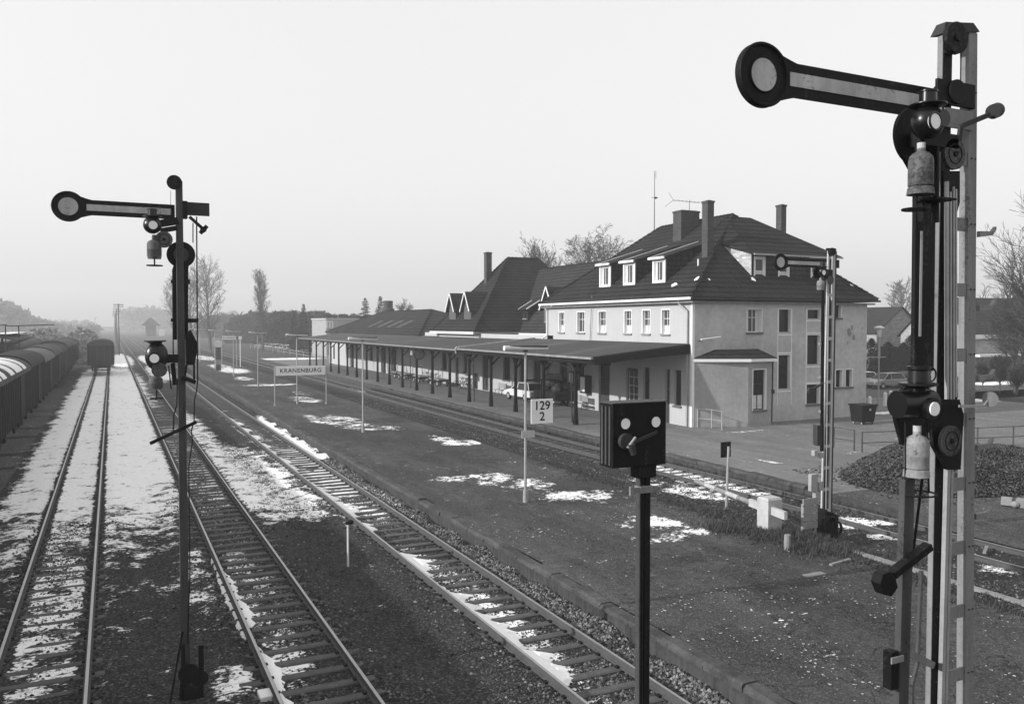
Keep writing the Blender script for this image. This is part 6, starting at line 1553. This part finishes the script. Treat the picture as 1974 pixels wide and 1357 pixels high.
bare_tree(at(345, 650, 240), 240, -.3, 21, .36, 'tall', 17, 'faint bare tree left of the left signal mast', tw=.02)
bare_tree(at(507, 650, 205), 205, -.3, 20.3, .34, 'poplar', 13, 'slender bare poplar standing in front of the dark wood', tw=.02)
bare_tree(at(1045, 650, 98), 98, 0, 18.4, .35, 'wide', 14, 'round crowned bare tree rising behind the steep station roof', m_barkd, tw=.024)
bare_tree(at(1132, 650, 100), 100, 0, 18.8, .28, 'birch', 15, 'birch behind the station roof, left one of a pair', m_barkd, tw=.02)
bare_tree(at(1168, 650, 104), 104, 0, 20.8, .28, 'birch', 16, 'birch behind the station roof, right one of a pair', m_barkd, tw=.02)
bare_tree(at(1735, 650, 130), 130, 0, 17.0, .3, 'tall', 18, 'hazy bare tree above the brick gable house', tw=.03)
bare_tree(at(1692, 650, 150), 150, 0, 10.5, .25, 'wide', 19, 'low bare tree left of the brick gable house', tw=.02)
bare_tree(at(2025, 650, 33), 33, .1, 15.0, .30, 'wide', 21, 'big bare tree reaching in from the right edge', m_barkd, tw=.012)
bare_tree(at(1960, 650, 46), 46, .2, 10.5, .2, 'wide', 22, 'smaller bare tree by the street at the right', m_barkd, tw=.014)
bare_tree(at(775, 650, 165), 165, 0, 11.8, .2, 'birch', 23, 'small bare tree right of the round chimney on the shed', tw=.02)
def conifer(X, Y, z0, H, Rb, seed, label, group='spruces behind the goods shed', mat=m_needle, dens=1.0, name='spruce_tree'):
    rn = random.Random(seed); t = empty(name, (X, Y, z0), label, 'tree', group)
    a = MB(); a.tube((X, Y, z0), (X, Y, z0 + H), Rb * .06 + .06, .02, 7); c = MB()
    nlay = int(H * 3.2)
    for i in range(nlay):
        f_ = i / nlay; z = z0 + H * (.10 + .9 * f_); rr = Rb * (1 - f_) ** .85 * rn.uniform(.75, 1.15) + .08; nb = max(5, int(12 * (1 - f_) + 5))
        for k in range(nb):
            u = rn.random() * 6.283; e_ = Vector((math.cos(u), math.sin(u), 0)); L = rr * rn.uniform(.6, 1.15); p = Vector((X, Y, z)); q = p + e_ * L + Vector((0, 0, -L * .22 + .15))
            a.tube(p, q, .03, .01, 3, False)
            m_ = max(4, int(L * 8 * dens)); s_ = Vector((-e_.y, e_.x, 0))
            for j in range(m_):
                w0 = p.lerp(q, (j + .6) / m_); wl_ = (.22 + .30 * L * (1 - j / m_)) * rn.uniform(.5, 1.3)
                for sg in (-1, 1):
                    tip = w0 + s_ * sg * wl_ + e_ * wl_ * .6 + Vector((0, 0, rn.uniform(-.38, .10)))
                    c.face([w0 + e_ * .07, w0 - e_ * .07 + Vector((0, 0, -.05)), tip])
    a.build('trunk', m_barkd, t); c.build('crown', mat, t)
    return t
for i, (x, yt, Y, rb, lb) in enumerate(((704, 573, 150, 3.0, 'dark spruce left of the round chimney, taller left one'), (733, 570, 152, 2.7, 'dark spruce just left of the round chimney, right one'), (585, 585, 180, 2.0, 'thin spired spruce sticking out of the wood'), (567, 600, 182, 1.6, 'small spruce left of the thin spired one'), (634, 602, 175, 2.0, 'small spruce above the white house'), (618, 608, 178, 1.8, 'small spruce left of the white house'))):
    X, Z = ay(x, yt, Y); conifer(X, Y, 0, Z, rb, 30 + i, lb, dens=.7)
# dark wood
def woodland(name, x0, x1, Y, htf, seed, n, mat, sz, dy=8):
    rn = random.Random(seed); c = MB()
    for i in range(n):
        x = rn.uniform(x0, x1); h = htf(x) * (1 + .18 * mnoise.noise(Vector((x * .35, seed, 0))) + .10 * mnoise.noise(Vector((x * 1.3, seed, 5)))); z = h * (1 - rn.random() ** 1.5 * .98); y = Y + rn.uniform(-dy, dy)
        for k in range(4):
            s = sz * .62 * rn.uniform(.4, 1.3); v = [Vector((x, y, z)) + Vector((rn.gauss(0, s), rn.gauss(0, s), rn.gauss(0, s * .8))) for _ in range(3)]; c.face(v)
    o = c.build(name, mat, kind='stuff'); return o
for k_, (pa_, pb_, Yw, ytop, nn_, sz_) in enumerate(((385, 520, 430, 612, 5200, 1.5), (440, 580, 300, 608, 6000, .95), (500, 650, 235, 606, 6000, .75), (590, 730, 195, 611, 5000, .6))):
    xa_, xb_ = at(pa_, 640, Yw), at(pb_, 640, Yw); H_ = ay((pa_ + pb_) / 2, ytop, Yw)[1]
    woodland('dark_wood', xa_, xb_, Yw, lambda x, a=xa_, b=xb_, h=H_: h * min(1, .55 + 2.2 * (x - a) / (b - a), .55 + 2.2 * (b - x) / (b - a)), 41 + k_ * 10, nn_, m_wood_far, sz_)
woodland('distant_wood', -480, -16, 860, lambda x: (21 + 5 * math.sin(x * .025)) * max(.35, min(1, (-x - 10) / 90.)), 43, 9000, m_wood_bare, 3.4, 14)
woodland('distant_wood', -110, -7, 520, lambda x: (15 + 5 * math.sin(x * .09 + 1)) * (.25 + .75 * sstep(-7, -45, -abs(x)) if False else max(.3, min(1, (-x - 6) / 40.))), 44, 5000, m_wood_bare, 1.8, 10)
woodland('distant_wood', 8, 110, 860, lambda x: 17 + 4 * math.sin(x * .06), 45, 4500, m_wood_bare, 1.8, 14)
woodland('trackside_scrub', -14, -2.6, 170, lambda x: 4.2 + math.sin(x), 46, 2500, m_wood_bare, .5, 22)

# ------------------------------------------------------------------ other buildings
def box_house(name, x0, x1, y0, y1, ze, zr, wm, rm, label, ridge='y', z0=0.0, windows=(), chim=None, cat='house'):
    t = empty(name, ((x0 + x1) / 2, y0, z0), label, cat)
    wm_ = MB(); wall(wm_, 'y', y0, 1, x0, x1, z0, ze, [w_ for w_ in windows if w_[3] <= ze], .15)
    wm_.face([(x0, y0, z0), (x0, y1, z0), (x0, y1, ze), (x0, y0, ze)]); wm_.face([(x1, y0, z0), (x1, y1, z0), (x1, y1, ze), (x1, y0, ze)]); wm_.face([(x0, y1, z0), (x1, y1, z0), (x1, y1, ze), (x0, y1, ze)])
    xm, ym = (x0 + x1) / 2, (y0 + y1) / 2; r_ = MB(); o_ = .35
    if ridge == 'y' and zr > ze:
        wm_.face([(x0, y0, ze), (x1, y0, ze), (xm, y0, zr)]); wm_.face([(x0, y1, ze), (x1, y1, ze), (xm, y1, zr)])
        sl_ = (zr - ze) / (xm - x0)
        for s in (-1, 1):
            e_ = xm + s * (xm - x0 + o_); r_.loft([[(xm, y0 - .25, zr + .12), (e_, y0 - .25, ze - sl_ * o_ + .12), (e_, y0 - .25, ze - sl_ * o_), (xm, y0 - .25, zr)], [(xm, y1 + .25, zr + .12), (e_, y1 + .25, ze - sl_ * o_ + .12), (e_, y1 + .25, ze - sl_ * o_), (xm, y1 + .25, zr)]])
    elif ridge == 'x' and zr > ze:
        wm_.face([(x0, y0, ze), (x0, y1, ze), (x0, ym, zr)]); wm_.face([(x1, y0, ze), (x1, y1, ze), (x1, ym, zr)]); sl_ = (zr - ze) / (ym - y0)
        for s in (-1, 1):
            e_ = ym + s * (ym - y0 + o_); r_.loft([[(x0 - .25, ym, zr + .12), (x0 - .25, e_, ze - sl_ * o_ + .12), (x0 - .25, e_, ze - sl_ * o_), (x0 - .25, ym, zr)], [(x1 + .25, ym, zr + .12), (x1 + .25, e_, ze - sl_ * o_ + .12), (x1 + .25, e_, ze - sl_ * o_), (x1 + .25, ym, zr)]])
    else: r_.box(x0 - .15, x1 + .15, y0 - .15, y1 + .15, ze + .002, ze + .25)
    wm_.build('wall', wm, t); ro = r_.build('roof', rm, t)
    for w_ in windows: window(t, 'y', w_[0], w_[1], w_[2], w_[3], y0, 1, bars=(1, 0), sill=None, depth=.1, trim=.12, fw=.08)
    if chim: c_ = MB(); c_.box(chim[0] - .4, chim[0] + .4, chim[1] - .4, chim[1] + .4, zr - 1, zr + 1.2); c_.build('chimney', m_brick, ro)
    return t
# brick gable house at the right
HY = 78.0
xa = at(1690, 640, HY); pk = ay(1738, 593, HY); xb = 2 * pk[0] - xa
w0 = (ay(1738, 650, HY)[0], ay(1761, 650, HY)[0], ay(1738, 666, HY)[1], ay(1738, 650, HY)[1])
box_house('brick_house', xa, xb, HY, HY + 12, ay(1690, 640, HY)[1], pk[1], m_brick2, m_tile2, 'brick gable house right of the station with a white upstairs window', windows=[w0], z0=.2)
# white house left of it, small
xw = at(1668, 640, 120); box_house('white_house', xw, at(1690, 640, 120), 120, 130, 4.8, 8.2, m_white, m_tile2, 'pale house end glimpsed between station and brick house', ridge='x', z0=0)
# row house far right
HY = 62.0; xa = at(1868, 640, HY); zt_ = ay(1900, 576, HY + 4)[1]
rowwin = []
for x0, x1, ya, yb in ((1893, 1920, 652, 682), (1930, 1940, 652, 682), (1893, 1905, 700, 720), (1925, 1940, 700, 725)):
    rowwin.append((ay(x0, 650, HY)[0], ay(x1, 650, HY)[0], ay(x0, yb, HY)[1], ay(x0, ya, HY)[1]))
rowwin = [(a, b_, c_, d_) for a, b_, c_, d_ in rowwin]
rh = box_house('row_house', xa, xa + 45, HY, HY + 9, ay(1900, 645, HY)[1], zt_, m_brick2, m_tile2, 'long row house with dark roof behind the bare trees at the right edge', ridge='x', windows=[w_ for w_ in rowwin if w_[2] > 2.9], z0=.2)
b = MB(); b.box(xa - .3, xa + 45, HY - .5, HY - .3, ay(1900, 648, HY)[1] - .3, ay(1900, 645, HY)[1]); b.box(xa - .3, xa + 45, HY - 1.6, HY - .3, 2.55, 2.8); b.build('eaves_board', m_trim, rh)
# flat white house beyond the goods shed
(xa, za), (xb, zb) = ay(629, 616, 150), ay(700, 640, 150)
wn = [(ay(x0, 630, 150)[0], ay(x1, 630, 150)[0], ay(x0, 632, 150)[1], ay(x0, 620, 150)[1]) for x0, x1 in ((631, 635), (637, 641))]
box_house('flat_roofed_house', xa, xb, 150, 162, za, za, m_palewall, m_blockpaint, 'pale flat roofed house beyond the far end of the goods shed', windows=wn, z0=0)
b = MB(); X, Z = ay(658, 611, 152); b.box(X - .6, X + .6, 151.5, 152.5, za, Z + .2); one(b, 'chimney_stack', m_brick, 'little square chimney on the flat roofed house', 'chimney')
# signal house far down the line
SHY = 480
(xa, za), (xb, zb) = ay(281, 628, SHY), ay(301, 640, SHY)
sb = empty('signal_house', ((xa + xb) / 2, SHY, 0), 'hazy signal box with pyramid roof far down the line', 'building')
b = MB(); b.box(xa, xb, SHY, SHY + 8, -.3, za); b.build('wall', m_slate, sb)
b = MB(); b.loft([[(xa - 2.2, SHY - 2, za), (xb + 2.2, SHY - 2, za), (xb + 2.2, SHY + 10, za), (xa - 2.2, SHY + 10, za)], [(xa + 2, SHY + 3, za + 4.2), (xb - 2, SHY + 3, za + 4.2), (xb - 2, SHY + 5, za + 4.2), (xa + 2, SHY + 5, za + 4.2)]]); b.build('roof', m_tile2, sb)
b = MB(); b.box(xb + 1.5, xb + 4, SHY - 2, SHY + 1, 0, 3.5); one(b, 'white_hut', m_trim, 'tiny white hut right of the distant signal box', 'hut')

# ------------------------------------------------------------------ hedge, street things, cars at the right
def bushy(X, Y, z0, H, Rb, seed, label, group):
    rn = random.Random(seed); t = empty('garden_conifer', (X, Y, z0), label, 'tree', group); c = MB()
    a = MB(); a.tube((X, Y, z0), (X, Y, z0 + H * .9), .14, .03, 7); a.build('trunk', m_barkd, t)
    for i in range(2600):
        f_ = rn.random() ** 1.15; z = z0 + .15 + H * f_ * .98; u = rn.random() * 6.283
        rr = Rb * (1 - f_ ** 2.2) ** .8 * (.8 + .3 * mnoise.noise(Vector((u * 1.3, z * 1.2, seed)))) * rn.random() ** .3
        p = Vector((X + rr * math.cos(u), Y + rr * math.sin(u), z)); sz = rn.uniform(.08, .2); e = Vector((math.cos(u), math.sin(u), .9)).normalized(); sd_ = Vector((-math.sin(u), math.cos(u), rn.uniform(-.3, .3)))
        c.face([p - sd_ * sz * .5, p + sd_ * sz * .5, p + e * sz * 1.5 + Vector((rn.gauss(0, .04), rn.gauss(0, .04), 0))])
    c.build('crown', m_hedge, t)
for i, (x, yt, Y, rb) in enumerate(((1680, 655, 66, 1.9), (1697, 672, 64, 1.8), (1712, 662, 63, 1.9), (1727, 672, 62, 1.9), (1742, 664, 60, 2.0), (1757, 648, 60, 2.1), (1775, 655, 60, 2.1))):
    X, Z = ay(x, yt, Y); bushy(X, Y, .2, Z - .2, rb, 60 + i, 'dark garden conifer in front of the brick house, ' + ('leftmost', 'second from left', 'third from left', 'fourth from left', 'fifth from left', 'sixth from left', 'rightmost')[i] + ' of seven', 'garden conifers before the brick house')
def cx_at(x, y, z=.3): return gz(x, y, z)
X, Y = cx_at(1716, 749); car((X, Y + .5, .3), 'light grey estate car parked on the street, between two others', m_carg, rz=R(90), group='cars parked on the street')
X, Y = cx_at(1684, 747); car((X - .6, Y + 1.2, .3), 'pale car half hidden behind the corner of the station', m_carw, rz=R(90), group='cars parked on the street')
X, Y = cx_at(1748, 747); car((X + .8, Y + 1.0, .3), 'dark car parked on the street right of the grey estate', m_card, rz=R(90), group='cars parked on the street')
X, Y = 48.9, 41.6
t = empty('street_lamp', (X, Y, .25), 'white street lamp right of the station with a lantern head', 'lamp')
b = MB(); b.tube((X, Y, .2), (X, Y, 3.8), .06, .05, 8); b.tube((X, Y, 3.8), (X, Y, 5.4), .09, .08, 8); b.build('pole', m_galv, t)
b = MB(); b.lathe((X, Y, 5.3), [(.1, 0), (.2, .55), (.34, .6), (.34, .68), (.1, .78)], 14); b.build('lantern', m_lamp, t)
b = MB(); b.box(X - .8, X + .7, Y - .03, Y + .03, 3.84, 3.90); b.build('crossbar', m_galv, t)
for i, (x, y) in enumerate(((1676, 792), (1706, 783), (1717, 779))):
    X, Y = gz(x, y, .25); b = MB(); b.tube((X, Y, .2), (X, Y, 1.15), .13, .12, 10); b.ball((X, Y, 1.15), .125); one(b, 'bollard', m_trim, 'white bollard by the street, ' + ('at the station corner', 'left of the pair by the lamp', 'right of the pair by the lamp')[i], 'bollard', 'white bollards by the street')
for i, (x, Y_, H_, lb) in enumerate(((1896, 50, 3.0, 'leftmost of three bare shrubs by the street right of the big mast'), (1930, 47, 3.6, 'middle of three bare shrubs by the street right of the big mast'), (1962, 44, 3.2, 'rightmost of three bare shrubs by the street right of the big mast'))):
    bare_tree(at(x, 650, Y_), Y_, .2, H_, .06, 'wide', 70 + i, lb, m_barkd, 'bare shrubs by the street', tw=.012, cat='shrub')

# car park far left of the shed, cars under snow
cpl = car((0, 0, -.3), None, m_carg, snow=True, low=True, group='snowy cars in the far car park', name='snowy_car')
nrow = 16
for i in range(nrow):
    t = cpl if i == 0 else copy_tree(cpl)
    f_ = i / (nrow - 1); Y = 148 + 85 * f_; X = 41.5 - 5 * f_ + (i % 2) * .4
    t.location = (X, Y, -.3); t.rotation_euler = (0, 0, R(70 + (i * 37) % 13))
    t['label'] = ('nearest', 'second', 'third', 'fourth', 'fifth', 'sixth', 'seventh', 'eighth', 'ninth', 'tenth', 'eleventh', 'twelfth', 'thirteenth', 'fourteenth', 'fifteenth', 'farthest')[i] + ' of the snowy cars in the far car park, counted from the shed'
    t['category'] = 'car'
b = MB(); b.box(43.5, 45.7, 168, 173.5, .2, 2.8); vn = empty('snowy_van', (44.6, 170, -.3), 'pale box van standing behind the snowy car row', 'van'); b.build('body', m_sign, vn, bevel=.1)
b = MB(); b.box(43.6, 45.6, 168.1, 173.4, 2.802, 2.9); b.build('snow_cover', m_snow, vn)
for sx in (43.6, 45.6):
    for sy in (169.2, 172.4): wheel((sx, sy, .1), .36, .2, vn)
fpts = [(33.5 + .02 * i, 128 + 7.0 * i) for i in range(16)]
fence(fpts, 1.1, -.3, 'low railing in front of the far car park', rails=2, mat=m_galv, pr=.06, rr=.04)

# ------------------------------------------------------------------ haze
hz = MB(); hz.box(-700, 760, -40, 1000, -1.6, 42)
m, t_, b_ = nodes('haze_air')
t_.nodes.remove(b_)
pv_ = N(t_, 'ShaderNodeVolumePrincipled'); pv_.inputs['Color'].default_value = g4(1.0); pv_.inputs['Density'].default_value = .00085; pv_.inputs['Anisotropy'].default_value = .2
out = [n for n in t_.nodes if n.type == 'OUTPUT_MATERIAL'][0]; t_.links.new(pv_.outputs[0], out.inputs['Volume'])
hz.build('haze', m, kind='stuff')
